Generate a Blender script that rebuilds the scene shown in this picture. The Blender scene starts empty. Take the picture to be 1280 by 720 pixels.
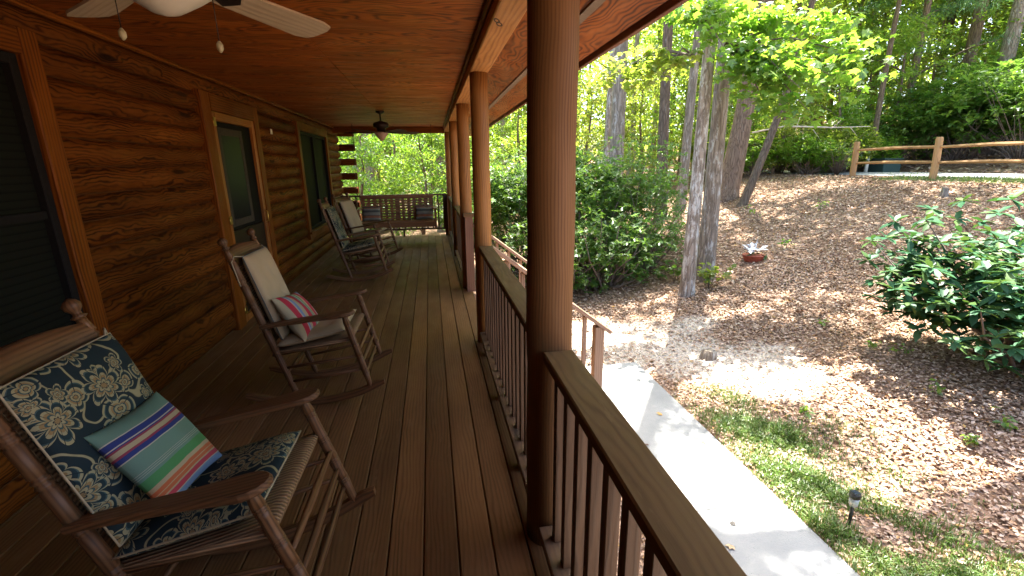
import bpy, math, random
import numpy as np
from mathutils import Matrix, Vector

R_ = math.radians
random.seed(7)
rng = np.random.default_rng(7)
scene = bpy.context.scene
COL = scene.collection

# ------------------------------------------------------------------ camera numbers (metres: deck z=0, Y along the porch, X outwards)
F = 575.0; EYE = 1.53
def _unit(v): v = np.array(v, float); return v/np.linalg.norm(v)
_vy = _unit([537-640, 207-360, F])
_uy = 360+(F*F+(537-640)*(663-640))/153.0
_vz = -_unit([663-640, _uy-360, F])
_vx = np.cross(_vy, _vz)
RC = np.stack([_vx, _vy, _vz], 1)
CAM = np.array([0, 0, EYE])
def ray(px, py): return RC.T@np.array([(px-640)/F, (py-360)/F, 1.0])

# ------------------------------------------------------------------ terrain
def softplus(t, k=0.5): return k*np.log1p(np.exp(np.clip(t/k, -40, 40)))
def gz(x, y):
    x = np.asarray(x, float); y = np.asarray(y, float)
    rise = 0.236*(softplus(x-3.3, .4)-softplus(x-12.4, .25))
    bank = 0.30*softplus(x-17.6, .5)-0.16*softplus(x-32, 2.0)
    n = (np.sin(x*1.3+y*.7)*np.sin(y*1.1-x*.4)*.05+np.sin(x*3.1-y*2.3)*.018+np.sin(x*.5+1)*np.sin(y*.33)*.06)
    m = 1/(1+np.exp(-(x-4.0)*3))*(1-1/(1+np.exp(-(x-12.0)*4)))+1/(1+np.exp(-(x-19)*2))
    return -1.075+rise+bank+n*m
def hit(px, py):
    d = ray(px, py); t = np.arange(.5, 90, .01)
    p = CAM[None]+d[None]*t[:, None]
    k = np.nonzero(p[:, 2] < gz(p[:, 0], p[:, 1]))[0]
    q = p[k[0]] if len(k) else p[-1]
    return np.array([q[0], q[1], float(gz(q[0], q[1]))])
def along(px, dist, py=205):
    d = ray(px, py); d = d/np.hypot(d[0], d[1])
    x, y = d[0]*dist, d[1]*dist
    return np.array([x, y, float(gz(x, y))])

# ------------------------------------------------------------------ tagging and objects
def tag(o, label=None, cat=None, group=None, kind=None):
    if label: o['label'] = label
    if cat: o['category'] = cat
    if group: o['group'] = group
    if kind: o['kind'] = kind
    return o
def empty(name, M=None, loc=None):
    o = bpy.data.objects.new(name, None); COL.objects.link(o); o.empty_display_size = .1
    if M is not None: o.matrix_world = M
    if loc is not None: o.location = loc
    return o
def copy_tree(o, parent=None):
    c = o.copy(); COL.objects.link(c); c.parent = parent
    for ch in list(o.children): copy_tree(ch, c)
    return c

class MB:
    """collects shapes with UVs (u runs along the grain, in metres)"""
    def __init__(s): s.v = []; s.f = []; s.uv = []; s.sm = []
    def add(s, verts, faces, uvs, smooth=False):
        b = len(s.v); s.v += [tuple(map(float, p)) for p in verts]
        for f, u in zip(faces, uvs):
            s.f.append([b+i for i in f]); s.uv += u; s.sm.append(smooth)
    def box(s, lo, hi, grain=None, M=None, bev=0.0):
        lo = np.array(lo, float); hi = np.array(hi, float)
        d = hi-lo
        g = int(np.argmax(d)) if grain is None else grain
        a, b = [i for i in range(3) if i != g]
        e = min(bev, .45*d[a], .45*d[b])
        o1, o2 = random.random()*3, random.random()*3
        if e > 0:
            prof = [(lo[a]+e, lo[b]), (hi[a]-e, lo[b]), (hi[a], lo[b]+e), (hi[a], hi[b]-e), (hi[a]-e, hi[b]), (lo[a]+e, hi[b]), (lo[a], hi[b]-e), (lo[a], lo[b]+e)]
        else:
            prof = [(lo[a], lo[b]), (hi[a], lo[b]), (hi[a], hi[b]), (lo[a], hi[b])]
        n = len(prof); vs = []
        for t in (lo[g], hi[g]):
            for pa, pb in prof:
                p = [0, 0, 0]; p[g] = t; p[a] = pa; p[b] = pb; vs.append(p)
        per = [0]
        for i in range(n):
            q, r = prof[i], prof[(i+1) % n]; per.append(per[-1]+math.hypot(q[0]-r[0], q[1]-r[1]))
        fs = []; us = []
        L = d[g]
        flip = {0: False, 1: True, 2: False}[g]
        for i in range(n):
            j = (i+1) % n
            f = [i, j, n+j, n+i]; u = [(o1, o2+per[i]), (o1, o2+per[i+1]), (o1+L, o2+per[i+1]), (o1+L, o2+per[i])]
            if flip: f.reverse(); u.reverse()
            fs.append(f); us.append(u)
        c0 = list(range(n))[::-1]; c1 = list(range(n, 2*n))
        if flip: c0.reverse(); c1.reverse()
        for c in (c0, c1):
            fs.append(c); us.append([(o1+prof[i % n][0]*.3, o2+prof[i % n][1]) for i in c])
        if M is not None: vs = [M@Vector(p) for p in vs]
        s.add(vs, fs, us)
    def tube(s, pts, rad, n=10, caps=True, smooth=True, uvs=1.0):
        pts = [Vector(p) for p in pts]; rad = rad if hasattr(rad, '__len__') else [rad]*len(pts)
        o1, o2 = random.random()*3, random.random()*3
        T = []
        for i in range(len(pts)):
            t = (pts[min(i+1, len(pts)-1)]-pts[max(i-1, 0)]); T.append(t.normalized() if t.length > 1e-9 else Vector((0, 0, 1)))
        ref = Vector((1, 0, 0)) if abs(T[0].x) < .8 else Vector((0, 1, 0))
        u = (ref-T[0]*ref.dot(T[0])).normalized(); vs = []; Ls = [0]
        for i in range(len(pts)):
            u = (u-T[i]*u.dot(T[i])).normalized(); w = T[i].cross(u)
            for k in range(n):
                a = 2*math.pi*k/n; vs.append(pts[i]+(u*math.cos(a)+w*math.sin(a))*rad[i])
            if i: Ls.append(Ls[-1]+(pts[i]-pts[i-1]).length)
        rm = max(rad); fs = []; us = []
        for i in range(len(pts)-1):
            for k in range(n):
                k2 = (k+1) % n
                fs.append([i*n+k, i*n+k2, (i+1)*n+k2, (i+1)*n+k])
                v0, v1 = o2+2*math.pi*rm*k/n, o2+2*math.pi*rm*(k+1)/n
                us.append([(o1+Ls[i], v0), (o1+Ls[i], v1), (o1+Ls[i+1], v1), (o1+Ls[i+1], v0)])
        s.add(vs, fs, us, smooth)
        if caps:
            m = len(pts)-1
            b = len(s.v)-len(vs)
            for c in ([b+k for k in range(n)][::-1], [b+m*n+k for k in range(n)]):
                s.f.append(c); s.uv += [(o1+.1*math.cos(i), o2+.1*math.sin(i)) for i in range(n)]; s.sm.append(False)
    def lathe(s, p0, p1, prof, n=12):
        """prof: list of (t along 0..1, radius)"""
        p0 = Vector(p0); p1 = Vector(p1)
        s.tube([p0.lerp(p1, t) for t, r in prof], [max(r, 1e-4) for t, r in prof], n)
    def plate(s, outline, z0, z1, M=None, bev=0.004):
        """outline (x,y) extruded in z, grain along x"""
        n = len(outline); o1, o2 = random.random()*3, random.random()*3
        cx = sum(p[0] for p in outline)/n; cy = sum(p[1] for p in outline)/n
        rings = []
        for z, k in ((z0, bev), (z0+bev, 0), (z1-bev, 0), (z1, bev)):
            ring = []
            for x, y in outline:
                d = math.hypot(x-cx, y-cy) or 1
                ring.append((x-(x-cx)/d*k, y-(y-cy)/d*k, z))
            rings.append(ring)
        vs = [p for r in rings for p in r]; fs = []; us = []
        for i in range(3):
            for k in range(n):
                k2 = (k+1) % n; f = [i*n+k, i*n+k2, (i+1)*n+k2, (i+1)*n+k]
                fs.append(f); us.append([(o1+vs[j][0], o2+vs[j][1]+vs[j][2]) for j in f])
        for f in (list(range(n))[::-1], list(range(3*n, 4*n))):
            fs.append(f); us.append([(o1+vs[j][0], o2+vs[j][1]) for j in f])
        if M is not None: vs = [M@Vector(p) for p in vs]
        s.add(vs, fs, us)
    def build(s, name, mat, parent=None, loc=None):
        me = bpy.data.meshes.new(name); me.from_pydata(s.v, [], s.f)
        l = me.uv_layers.new(name='UVMap'); l.data.foreach_set('uv', np.array(s.uv, 'f').ravel())
        me.polygons.foreach_set('use_smooth', s.sm); me.materials.append(mat); me.update()
        o = bpy.data.objects.new(name, me); COL.objects.link(o)
        if parent: o.parent = parent
        if loc is not None: o.location = loc
        return o

def arrays_mesh(name, V, Fc, mat, parent=None, smooth=False):
    """V (n,3); Fc (m,k) constant-size faces"""
    me = bpy.data.meshes.new(name); m, k = Fc.shape
    me.vertices.add(len(V)); me.vertices.foreach_set('co', np.ascontiguousarray(V, 'f').ravel())
    me.loops.add(m*k); me.loops.foreach_set('vertex_index', np.ascontiguousarray(Fc, 'i').ravel())
    me.polygons.add(m); me.polygons.foreach_set('loop_start', np.arange(0, m*k, k, dtype='i'))
    me.polygons.foreach_set('use_smooth', np.full(m, smooth))
    me.update(calc_edges=True); me.materials.append(mat)
    if name is None: return me
    o = bpy.data.objects.new(name, me); COL.objects.link(o)
    if parent: o.parent = parent
    return o

# ------------------------------------------------------------------ materials
def lin(c):
    return tuple(((x/255)/12.92 if x/255 <= .04045 else ((x/255+.055)/1.055)**2.4) for x in c)
class NT:
    def __init__(s, name):
        s.m = bpy.data.materials.new(name); s.m.use_nodes = True; s.t = s.m.node_tree; s.t.nodes.clear()
        s.out = s.n('ShaderNodeOutputMaterial')
    def n(s, typ, **kw):
        x = s.t.nodes.new(typ)
        for k, v in kw.items():
            if isinstance(k, str) and hasattr(x, k): setattr(x, k, v)
        return x
    def put(s, node, key, val):
        if isinstance(val, bpy.types.NodeSocket): s.t.links.new(val, node.inputs[key])
        else: node.inputs[key].default_value = val
    def math(s, op, a, b=0.0, clamp=False):
        x = s.n('ShaderNodeMath', operation=op); x.use_clamp = clamp; s.put(x, 0, a); s.put(x, 1, b); return x.outputs[0]
    def vec(s, x, y, z=0.0):
        c = s.n('ShaderNodeCombineXYZ'); s.put(c, 0, x); s.put(c, 1, y); s.put(c, 2, z); return c.outputs[0]
    def sep(s, v):
        c = s.n('ShaderNodeSeparateXYZ'); s.put(c, 0, v); return c.outputs
    def noise(s, v, sc, det=3.0, rough=.55, dist=0.0):
        x = s.n('ShaderNodeTexNoise'); s.put(x, 'Vector', v); x.inputs['Scale'].default_value = sc; x.inputs['Detail'].default_value = det
        x.inputs['Roughness'].default_value = rough; x.inputs['Distortion'].default_value = dist; return x.outputs['Fac']
    def vor(s, v, sc, feature='F1', rnd=1.0):
        x = s.n('ShaderNodeTexVoronoi', feature=feature); s.put(x, 'Vector', v); x.inputs['Scale'].default_value = sc
        x.inputs['Randomness'].default_value = rnd; return x.outputs
    def ramp(s, fac, stops, interp='LINEAR'):
        x = s.n('ShaderNodeValToRGB'); s.put(x, 0, fac); cr = x.color_ramp; cr.interpolation = interp
        while len(cr.elements) < len(stops): cr.elements.new(.5)
        for e, (p, c) in zip(cr.elements, stops): e.position = p; e.color = (*c, 1) if len(c) == 3 else c
        return x.outputs[0]
    def mix(s, f, a, b, mode='MIX'):
        x = s.n('ShaderNodeMix', data_type='RGBA', blend_type=mode); s.put(x, 0, f)
        for k, v in ((6, a), (7, b)):
            s.put(x, k, v if isinstance(v, bpy.types.NodeSocket) else (*v, 1))
        return x.outputs[2]
    def maprange(s, v, a, b, c=0.0, d=1.0):
        x = s.n('ShaderNodeMapRange'); s.put(x, 0, v)
        for i, q in enumerate((a, b, c, d)): x.inputs[i+1].default_value = q
        return x.outputs[0]
    def scale(s, v, sc):
        x = s.n('ShaderNodeMapping'); s.put(x, 'Vector', v); x.inputs['Scale'].default_value = sc; return x.outputs[0]
    def uv(s): return s.n('ShaderNodeTexCoord').outputs['UV']
    def obj(s): return s.n('ShaderNodeTexCoord').outputs['Object']
    def rnd(s): return s.n('ShaderNodeNewGeometry').outputs['Random Per Island']
    def bump(s, h, st, d=.01):
        x = s.n('ShaderNodeBump'); s.put(x, 'Height', h); x.inputs['Strength'].default_value = st; x.inputs['Distance'].default_value = d; return x.outputs[0]
    def bsdf(s, col, rough=.6, normal=None, metal=0.0, spec=.5, **kw):
        b = s.n('ShaderNodeBsdfPrincipled'); s.put(b, 'Base Color', col if isinstance(col, bpy.types.NodeSocket) else (*col, 1))
        s.put(b, 'Roughness', rough); s.put(b, 'Metallic', metal); s.put(b, 'Specular IOR Level', spec)
        if normal is not None: s.put(b, 'Normal', normal)
        for k, v in kw.items(): s.put(b, k.replace('_', ' '), v)
        return b.outputs[0]
    def done(s, sh): s.t.links.new(sh, s.out.inputs[0]); return s.m

def wood(name, dark, light, freq=70., warp=5., knots=.6, rough=.55, vary=.35, wear=None, bump=.25, spec=.4, knot_scale=(1.6, 6.), rw=.5, low_scale=(1.1, 4.0)):
    """sawn or turned timber: u along the grain"""
    T = NT(name); r = T.rnd()
    sx = T.sep(T.uv())
    u = T.math('ADD', sx[0], T.math('MULTIPLY', r, 57.3)); v = T.math('ADD', sx[1], T.math('MULTIPLY', r, 31.7))
    p = T.vec(u, v, 0)
    low = T.noise(T.scale(p, (*low_scale, 1)), 1.0, 3.0, .55)
    kd = T.vor(T.scale(p, (knot_scale[0], knot_scale[1], 1)), 1.0)
    kinf = T.math('POWER', T.math('SUBTRACT', 1.0, T.math('MULTIPLY', kd['Distance'], 1.9), True), 3.0)
    keep = T.math('GREATER_THAN', T.sep(kd['Color'])[0], 1-knots)
    kinf = T.math('MULTIPLY', kinf, keep)
    g = T.math('ADD', T.math('MULTIPLY', v, freq), T.math('MULTIPLY', low, warp*4))
    g = T.math('ADD', g, T.math('MULTIPLY', kinf, 16.0))
    ring = T.math('MULTIPLY_ADD', T.math('SINE', g), .5); ring.node.inputs[2].default_value = .5
    ring = T.math('POWER', ring, 1.7)
    amp = T.noise(T.scale(p, (1.7, 11, 1)), 1.0, 3.0, .6); ring = T.math('MULTIPLY', ring, T.maprange(amp, .32, .68, .25, 1.25))
    fine = T.noise(T.scale(p, (6, 240, 1)), 1.0, 3.0, .7)
    blot = T.noise(T.scale(p, (2.2, 7, 1)), 1.0, 4.0, .6)
    f = T.math('ADD', T.math('MULTIPLY', ring, rw), T.math('MULTIPLY', fine, .30))
    f = T.math('ADD', f, T.math('MULTIPLY', blot, .45))
    col = T.ramp(f, [(.25, light), (.95, dark)])
    bri = T.math('ADD', T.math('MULTIPLY', r, vary), 1-vary*.55)
    blo = T.noise(T.scale(p, (.9, 2.5, 1)), 1.0, 2.0, .5)
    bri = T.math('MULTIPLY', bri, T.maprange(blo, .3, .7, .75, 1.2))
    hs = T.n('ShaderNodeHueSaturation'); T.put(hs, 'Color', col); T.put(hs, 'Value', bri); col = hs.outputs[0]
    kd2 = T.math('MULTIPLY', keep, T.maprange(kd['Distance'], .16, .09, 0, .85))
    col = T.mix(kd2, col, tuple(x*.25 for x in dark))
    if wear:
        w = T.noise(T.scale(p, (5, 22, 1)), 1.0, 5.0, .7); w = T.maprange(w, .58, .72, 0, .55)
        col = T.mix(w, col, wear)
    rg = T.maprange(blot, .3, .7, rough-.1, rough+.15)
    h = T.math('ADD', ring, fine)
    return T.done(T.bsdf(col, rg, T.bump(h, bump, .003), spec=spec))

def leafmat(name, cols, trans, gloss=.08, rough=.4, tw=.45):
    T = NT(name); r = T.rnd(); n = len(cols)
    c = T.ramp(r, [((i+.5)/n, k) for i, k in enumerate(cols)])
    pn = T.noise(T.obj(), .9, 2.0); c = T.mix(T.maprange(pn, .35, .65, 0, .3), c, tuple(x*.55 for x in cols[0]))
    d = T.n('ShaderNodeBsdfDiffuse'); T.put(d, 'Color', c)
    t = T.n('ShaderNodeBsdfTranslucent'); T.put(t, 'Color', T.mix(r, trans[0], trans[1]))
    m = T.n('ShaderNodeMixShader'); m.inputs[0].default_value = tw
    T.t.links.new(d.outputs[0], m.inputs[1]); T.t.links.new(t.outputs[0], m.inputs[2])
    g = T.n('ShaderNodeBsdfGlossy'); g.inputs['Roughness'].default_value = rough
    m2 = T.n('ShaderNodeMixShader'); m2.inputs[0].default_value = gloss
    T.t.links.new(m.outputs[0], m2.inputs[1]); T.t.links.new(g.outputs[0], m2.inputs[2])
    return T.done(m2.outputs[0])

def barkmat(name, dark, light, lichen=None, sc=9., la=.55):
    T = NT(name); o = T.obj()
    w = T.noise(T.scale(o, (1, 1, .3)), 3.0, 3.0)
    add = T.n('ShaderNodeVectorMath', operation='ADD'); T.put(add, 0, T.scale(o, (sc, sc, sc*.10))); T.put(add, 1, T.vec(T.math('MULTIPLY', w, 3.2), T.math('MULTIPLY', w, 2.4), T.math('MULTIPLY', w, 1.2)))
    ridge = T.vor(add.outputs[0], 1.6, 'DISTANCE_TO_EDGE')['Distance']
    fine = T.noise(T.scale(o, (30, 30, 8)), 1.0, 5.0, .7)
    f = T.math('ADD', T.maprange(ridge, .0, .22, 0, .45), T.math('MULTIPLY', fine, .75))
    col = T.ramp(f, [(.1, dark), (.85, light)])
    if lichen:
        l = T.noise(T.scale(o, (8, 8, 3.0)), 1.0, 7.0, .75); col = T.mix(T.math('MULTIPLY', T.maprange(l, la-.03, la+.05, 0, .9), T.maprange(ridge, .0, .08, .3, 1)), col, lichen)
    return T.done(T.bsdf(col, .9, T.bump(f, .8, .03), spec=.2))

def plain(name, col, rough=.5, metal=0.0, ns=40., var=.15, bump=.05, spec=.5, **kw):
    T = NT(name); n = T.noise(T.obj(), ns, 4.0, .6)
    c = T.mix(T.maprange(n, .3, .7, 0, 1), tuple(x*(1-var) for x in col), tuple(min(1, x*(1+var)) for x in col))
    return T.done(T.bsdf(c, rough, T.bump(n, bump, .004), metal, spec, **kw))

WALL = wood('log_wood', (.032, .0078, .0012), (.148, .045, .0060), 270, 15, .8, .6, .45, bump=.35, spec=.07, knot_scale=(1.3, 6.5), rw=.62, low_scale=(1.9, 5.5))
TRIM = wood('trim_wood', (.068, .0165, .0016), (.18, .054, .0060), 300, 6, .3, .5, .25, spec=.10, rw=.6)
SCREENWOOD = wood('screen_door_wood', (.17, .056, .009), (.28, .10, .018), 300, 3, .0, .45, .1, spec=.25)
POST = wood('post_wood', (.16, .065, .014), (.31, .138, .036), 300, 10, .6, .55, .18, knot_scale=(1.3, 3.2), spec=.25, rw=.5)
POST_BACKLIT = wood('weathered_post_wood', (.080, .036, .011), (.152, .073, .025), 520, 9, .5, .65, .1, bump=.08, spec=.2, knot_scale=(1.0, 3.0))  # front post only: its backlit shade is put into a darker wood colour
BEAM = wood('beam_wood', (.26, .10, .022), (.46, .20, .052), 220, 6, .4, .6, .12, rw=.6)
PLY = wood('plywood_stain', (.080, .0145, .0016), (.36, .096, .011), 150, 34, .0, .48, .22, bump=.1, spec=.22, rw=.62, low_scale=(.9, 2.2))
DECK = wood('deck_board', (.100, .046, .016), (.170, .083, .032), 330, 9, .12, .6, .3, wear=(.19, .115, .058), bump=.15, spec=.16)
RAIL = wood('rail_wood', (.082, .043, .015), (.122, .067, .024), 200, 12, .2, .65, .2, wear=(.17, .105, .042), bump=.1, spec=.2)
BALU = wood('baluster_wood', (.060, .030, .013), (.108, .056, .025), 250, 9, .15, .6, .3, bump=.25)
STAIRW = wood('stair_wood', (.20, .115, .065), (.34, .21, .13), 300, 4, .15, .65, .25, bump=.25)
CHAIRW = wood('chair_wood', (.044, .020, .0075), (.155, .074, .029), 400, 4, .1, .5, .25, wear=(.19, .10, .042), bump=.2, spec=.28)
SWINGW = wood('swing_wood', (.13, .050, .016), (.27, .115, .042), 300, 4, .1, .5, .3)
BLADEL = wood('fan_blade_light', (.22, .15, .09), (.42, .32, .21), 260, 5, .0, .5, .1, rw=.25)
BLADED = wood('fan_blade_dark', (.03, .016, .01), (.07, .035, .02), 300, 3, .0, .45, .1)
FENCEW = wood('fence_wood', (.26, .13, .045), (.44, .25, .10), 200, 6, .2, .7, .15)
BRONZE = plain('oiled_bronze', (.035, .022, .016), .4, .7)
DARKFRAME = plain('dark_window_frame', (.012, .011, .010), .7, spec=.06)
BRASS = plain('brass', (.55, .38, .10), .35, 1.0)
MILK = plain('frosted_glass_shade', (.50, .47, .40), .35, var=.03, bump=.0)
SHADE2 = plain('tinted_glass_shade', (.42, .30, .24), .35, var=.05, bump=.0)
CREAMKNOB = plain('cream_knob', (.30, .26, .15), .4)
IVORY = plain('ivory_plastic', (.62, .58, .48), .4)
STEEL = plain('dark_steel', (.05, .05, .05), .35, .8)
REDPOT = plain('red_clay', (.33, .075, .04), .6)
WHITEP = plain('white_petal', (.68, .70, .72), .6)
GREENBOX = plain('green_enamel', (.014, .040, .034), .7)
SHINGLE = plain('roof_shingle', (.07, .06, .055), .9, ns=60)
CORD = plain('cream_cord', (.30, .24, .14), .8)
NAVYCORD = plain('dark_cord', (.045, .06, .06), .8)
LIGHTGLASS = None

def glass_dark(name, col, rough=.08, line=None):
    T = NT(name)
    c = col
    return T.done(T.bsdf(c, max(rough, .3), spec=.02))
GLASS = glass_dark('dark_window_glass', (.012, .013, .012))
def screen_mat():
    T = NT('insect_screen'); n = T.noise(T.obj(), 3.0, 3.0)
    return T.done(T.bsdf(T.mix(n, (.005, .0048, .004), (.011, .010, .0085)), .7, spec=.05))
SCREEN = screen_mat()
def blind_mat():
    T = NT('blind_slats'); s = T.sep(T.obj())
    w = T.math('FRACT', T.math('MULTIPLY', s[2], 26.0)); f = T.maprange(w, .0, .35, 0, 1)
    return T.done(T.bsdf(T.mix(f, (.003, .0035, .003), (.009, .010, .007)), .6, spec=.05))
BLIND = blind_mat()

def concrete():
    T = NT('walkway_concrete'); o = T.obj()
    a = T.noise(o, 1.3, 4.0, .6); b = T.noise(o, 90, 4.0, .7); pits = T.vor(o, 38)['Distance']
    pm = T.math('MULTIPLY', T.maprange(pits, .13, .05, 0, 1), T.math('GREATER_THAN', T.noise(o, 14, 2.0), .52))
    c = T.mix(T.maprange(a, .3, .7, 0, 1), (.25, .25, .235), (.36, .355, .33)); c = T.mix(T.maprange(b, .35, .7, 0, .5), c, (.24, .26, .25)); c = T.mix(T.math('MULTIPLY', pm, .8), c, (.09, .10, .10))
    return T.done(T.bsdf(c, .9, T.bump(b, .5, .01), spec=.2))
CONC = concrete()
def roadmat():
    T = NT('road_gravel'); o = T.obj(); a = T.noise(o, .8, 5.0, .6); b = T.noise(o, 60, 4.0, .7)
    c = T.mix(a, (.38, .37, .35), (.50, .48, .45)); c = T.mix(T.maprange(b, .3, .7, 0, .5), c, (.16, .15, .15))
    return T.done(T.bsdf(c, .95, T.bump(b, .4, .02), spec=.2))
ROADM = roadmat()
def groundmat():
    T = NT('leafy_soil'); o = T.obj()
    warp = T.noise(o, 6.0, 2.0)
    a1 = T.vor(T.scale(o, (1, 1, .2)), 17); a2 = T.vor(T.scale(o, (1.0, 1.0, .2)), 31)
    s1 = T.sep(a1['Color'])[0]; s2 = T.sep(a2['Color'])[1]
    c = T.ramp(s1, [(.0, (.15, .078, .040)), (.35, (.30, .17, .092)), (.7, (.44, .285, .175)), (1.0, (.56, .41, .29))])
    c2 = T.ramp(s2, [(.0, (.07, .04, .026)), (.5, (.24, .15, .105)), (1.0, (.42, .30, .23))])
    c = T.mix(.45, c, c2)
    big = T.noise(o, .7, 4.0, .6); c = T.mix(T.maprange(big, .42, .65, 0, .55), c, (.15, .085, .05))
    at = T.n('ShaderNodeAttribute', attribute_name='cover'); sc = T.sep(at.outputs['Color'])
    fn = T.noise(o, 5.0, 5.0, .65)
    sm = T.maprange(T.math('ADD', sc[0], T.math('MULTIPLY', T.math('SUBTRACT', fn, .5), .9)), .42, .62, 0, 1)
    sand = T.mix(T.noise(o, 40, 4.0, .7), (.44, .36, .28), (.66, .57, .46))
    c = T.mix(sm, c, sand)
    gm = T.maprange(T.math('ADD', sc[1], T.math('MULTIPLY', T.math('SUBTRACT', fn, .5), .9)), .45, .75, 0, .8)
    c = T.mix(gm, c, T.mix(T.noise(o, 25, 4.0, .7), (.045, .075, .018), (.13, .15, .045)))
    h = T.math('ADD', a1['Distance'], a2['Distance'])
    return T.done(T.bsdf(c, .95, T.bump(h, .7, .04), spec=.1))
GROUNDM = groundmat()
def littermat():
    T = NT('dry_leaf'); r = T.rnd()
    c = T.ramp(r, [(.0, (.17, .095, .052)), (.15, (.28, .165, .095)), (.4, (.40, .26, .165)), (.7, (.50, .345, .235)), (.93, (.60, .45, .325)), (.98, (.46, .22, .06)), (1.0, (.5, .3, .08))])
    return T.done(T.bsdf(c, .6, spec=.4))
LITTER = littermat()
GRASSM = leafmat('grass_blade', [(.08, .18, .02), (.12, .23, .028), (.15, .22, .045), (.20, .20, .07)], [(.14, .26, .03), (.22, .28, .06)], .06, .4, .35)

MAPLE = leafmat('maple_leaf', [(.06, .14, .015), (.08, .18, .02), (.11, .21, .025), (.14, .23, .035)], [(.22, .46, .03), (.38, .56, .05)], .06, .45, .55)
FOREST = leafmat('forest_leaf', [(.07, .15, .018), (.10, .185, .024), (.13, .21, .03), (.17, .22, .045)], [(.27, .48, .035), (.44, .57, .065)], .04, .5, .55)
YELLOWG = leafmat('yellow_green_leaf', [(.09, .15, .018), (.13, .20, .025), (.17, .21, .035), (.22, .19, .055)], [(.30, .46, .035), (.48, .52, .07)], .04, .5, .55)
FARLEAF = leafmat('far_leaf', [(.10, .19, .022), (.13, .22, .028), (.17, .25, .04), (.22, .25, .06)], [(.34, .54, .04), (.54, .62, .08)], .02, .5, .55)
LAUREL = leafmat('laurel_leaf', [(.055, .13, .025), (.075, .165, .03), (.10, .20, .04), (.15, .21, .04)], [(.18, .38, .04), (.30, .46, .06)], .05, .4, .42)
RHODO = leafmat('rhododendron_leaf', [(.028, .088, .040), (.040, .115, .052), (.052, .14, .060), (.08, .135, .036)], [(.05, .13, .025), (.10, .17, .025)], .02, .4, .25)
PINE = leafmat('pine_needle', [(.035, .095, .04), (.05, .12, .05), (.07, .15, .065)], [(.12, .26, .08), (.18, .32, .10)], .03, .5, .45)

BARK_GREY = barkmat('grey_bark', (.075, .058, .041), (.30, .25, .19), (.42, .41, .37), 7, .58)
BARK_PALE = barkmat('pale_bark', (.07, .05, .034), (.34, .28, .215), (.56, .54, .48), 8, .52)
BARK_DARK2 = barkmat('furrowed_bark', (.07, .05, .034), (.30, .24, .18), (.48, .46, .41), 9, .565)
BARK_DARK = barkmat('dark_bark', (.045, .033, .023), (.17, .125, .085), (.26, .25, .22), 10, .64)
BARK_BROWN = barkmat('brown_bark', (.05, .033, .022), (.25, .175, .12), (.33, .31, .27), 12, .62)
TWIG = plain('twig_bark', (.15, .11, .085), .9)
DEADW = plain('bleached_wood', (.48, .42, .36), .9)

def floral():
    T = NT('floral_fabric'); uv = T.uv()
    wn = T.n('ShaderNodeTexNoise'); T.put(wn, 'Vector', uv); wn.inputs['Scale'].default_value = 9
    vm = T.n('ShaderNodeVectorMath', operation='MULTIPLY_ADD'); T.put(vm, 0, wn.outputs['Color']); vm.inputs[1].default_value = (.035, .035, 0); T.put(vm, 2, uv)
    p = vm.outputs[0]
    def flowers(sc, petals, rad, seed):
        mp = T.n('ShaderNodeMapping'); T.put(mp, 'Vector', p); mp.inputs['Location'].default_value = (seed, seed*.7, 0); mp.inputs['Scale'].default_value = (sc, sc, 1)
        v = T.n('ShaderNodeTexVoronoi', voronoi_dimensions='2D'); T.put(v, 'Vector', mp.outputs[0]); v.inputs['Scale'].default_value = 1; v.inputs['Randomness'].default_value = .6
        d = T.n('ShaderNodeVectorMath', operation='SUBTRACT'); T.put(d, 0, mp.outputs[0]); T.put(d, 1, v.outputs['Position'])
        x = T.sep(d.outputs[0]); ang = T.math('ARCTAN2', x[1], x[0]); cr = T.sep(v.outputs['Color'])
        ang = T.math('ADD', ang, T.math('MULTIPLY', cr[0], 6.28))
        lobe = T.math('ABSOLUTE', T.math('COSINE', T.math('MULTIPLY', ang, petals/2)))
        rr = T.math('MULTIPLY', T.math('ADD', T.math('MULTIPLY', T.math('POWER', lobe, .7), .55), .45), rad)
        rr = T.math('MULTIPLY', rr, T.math('ADD', T.math('MULTIPLY', cr[1], .35), .75))
        q = T.math('DIVIDE', v.outputs['Distance'], rr)
        return q, lobe, cr
    q1, l1, c1 = flowers(5.2, 7, .41, 0.0)
    q2, l2, c2 = flowers(8.5, 5, .30, 3.3)
    q3, l3, c3 = flowers(7.5, 2, .42, 7.1)
    navy = (.006, .016, .020); cream = (.25, .225, .12); tan = (.21, .14, .058); blue = (.035, .07, .07); dteal = (.009, .024, .027)
    col = T.mix(0.0, navy, navy)
    # vines
    n = T.noise(p, 5.5, 1.0, .4); vine = T.maprange(T.math('ABSOLUTE', T.math('SUBTRACT', n, .5)), .014, .008, 0, 1)
    col = T.mix(vine, col, cream)
    for q, l in ((q3, l3), (q2, l2), (q1, l1)):
        band = T.ramp(T.math('MULTIPLY', q, .5), [(0, tan), (.06, navy), (.085, cream), (.15, blue), (.19, tan), (.25, cream), (.31, dteal), (.40, blue), (.43, cream)], 'CONSTANT')
        inside = T.math('LESS_THAN', q, 1.0)
        col = T.mix(inside, col, band)
        gap = T.math('MULTIPLY', inside, T.math('LESS_THAN', T.math('ABSOLUTE', T.math('SUBTRACT', l, .82)), .03))
        col = T.mix(T.math('MULTIPLY', gap, T.math('GREATER_THAN', q, .28)), col, navy)
    wv = T.noise(T.scale(uv, (600, 600, 1)), 1.0, 2.0)
    return T.done(T.bsdf(T.mix(T.maprange(wv, .3, .7, 0, .25), col, (.02, .02, .02)), .85, T.bump(wv, .25, .002), spec=.2))
FLORAL = floral()
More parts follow.
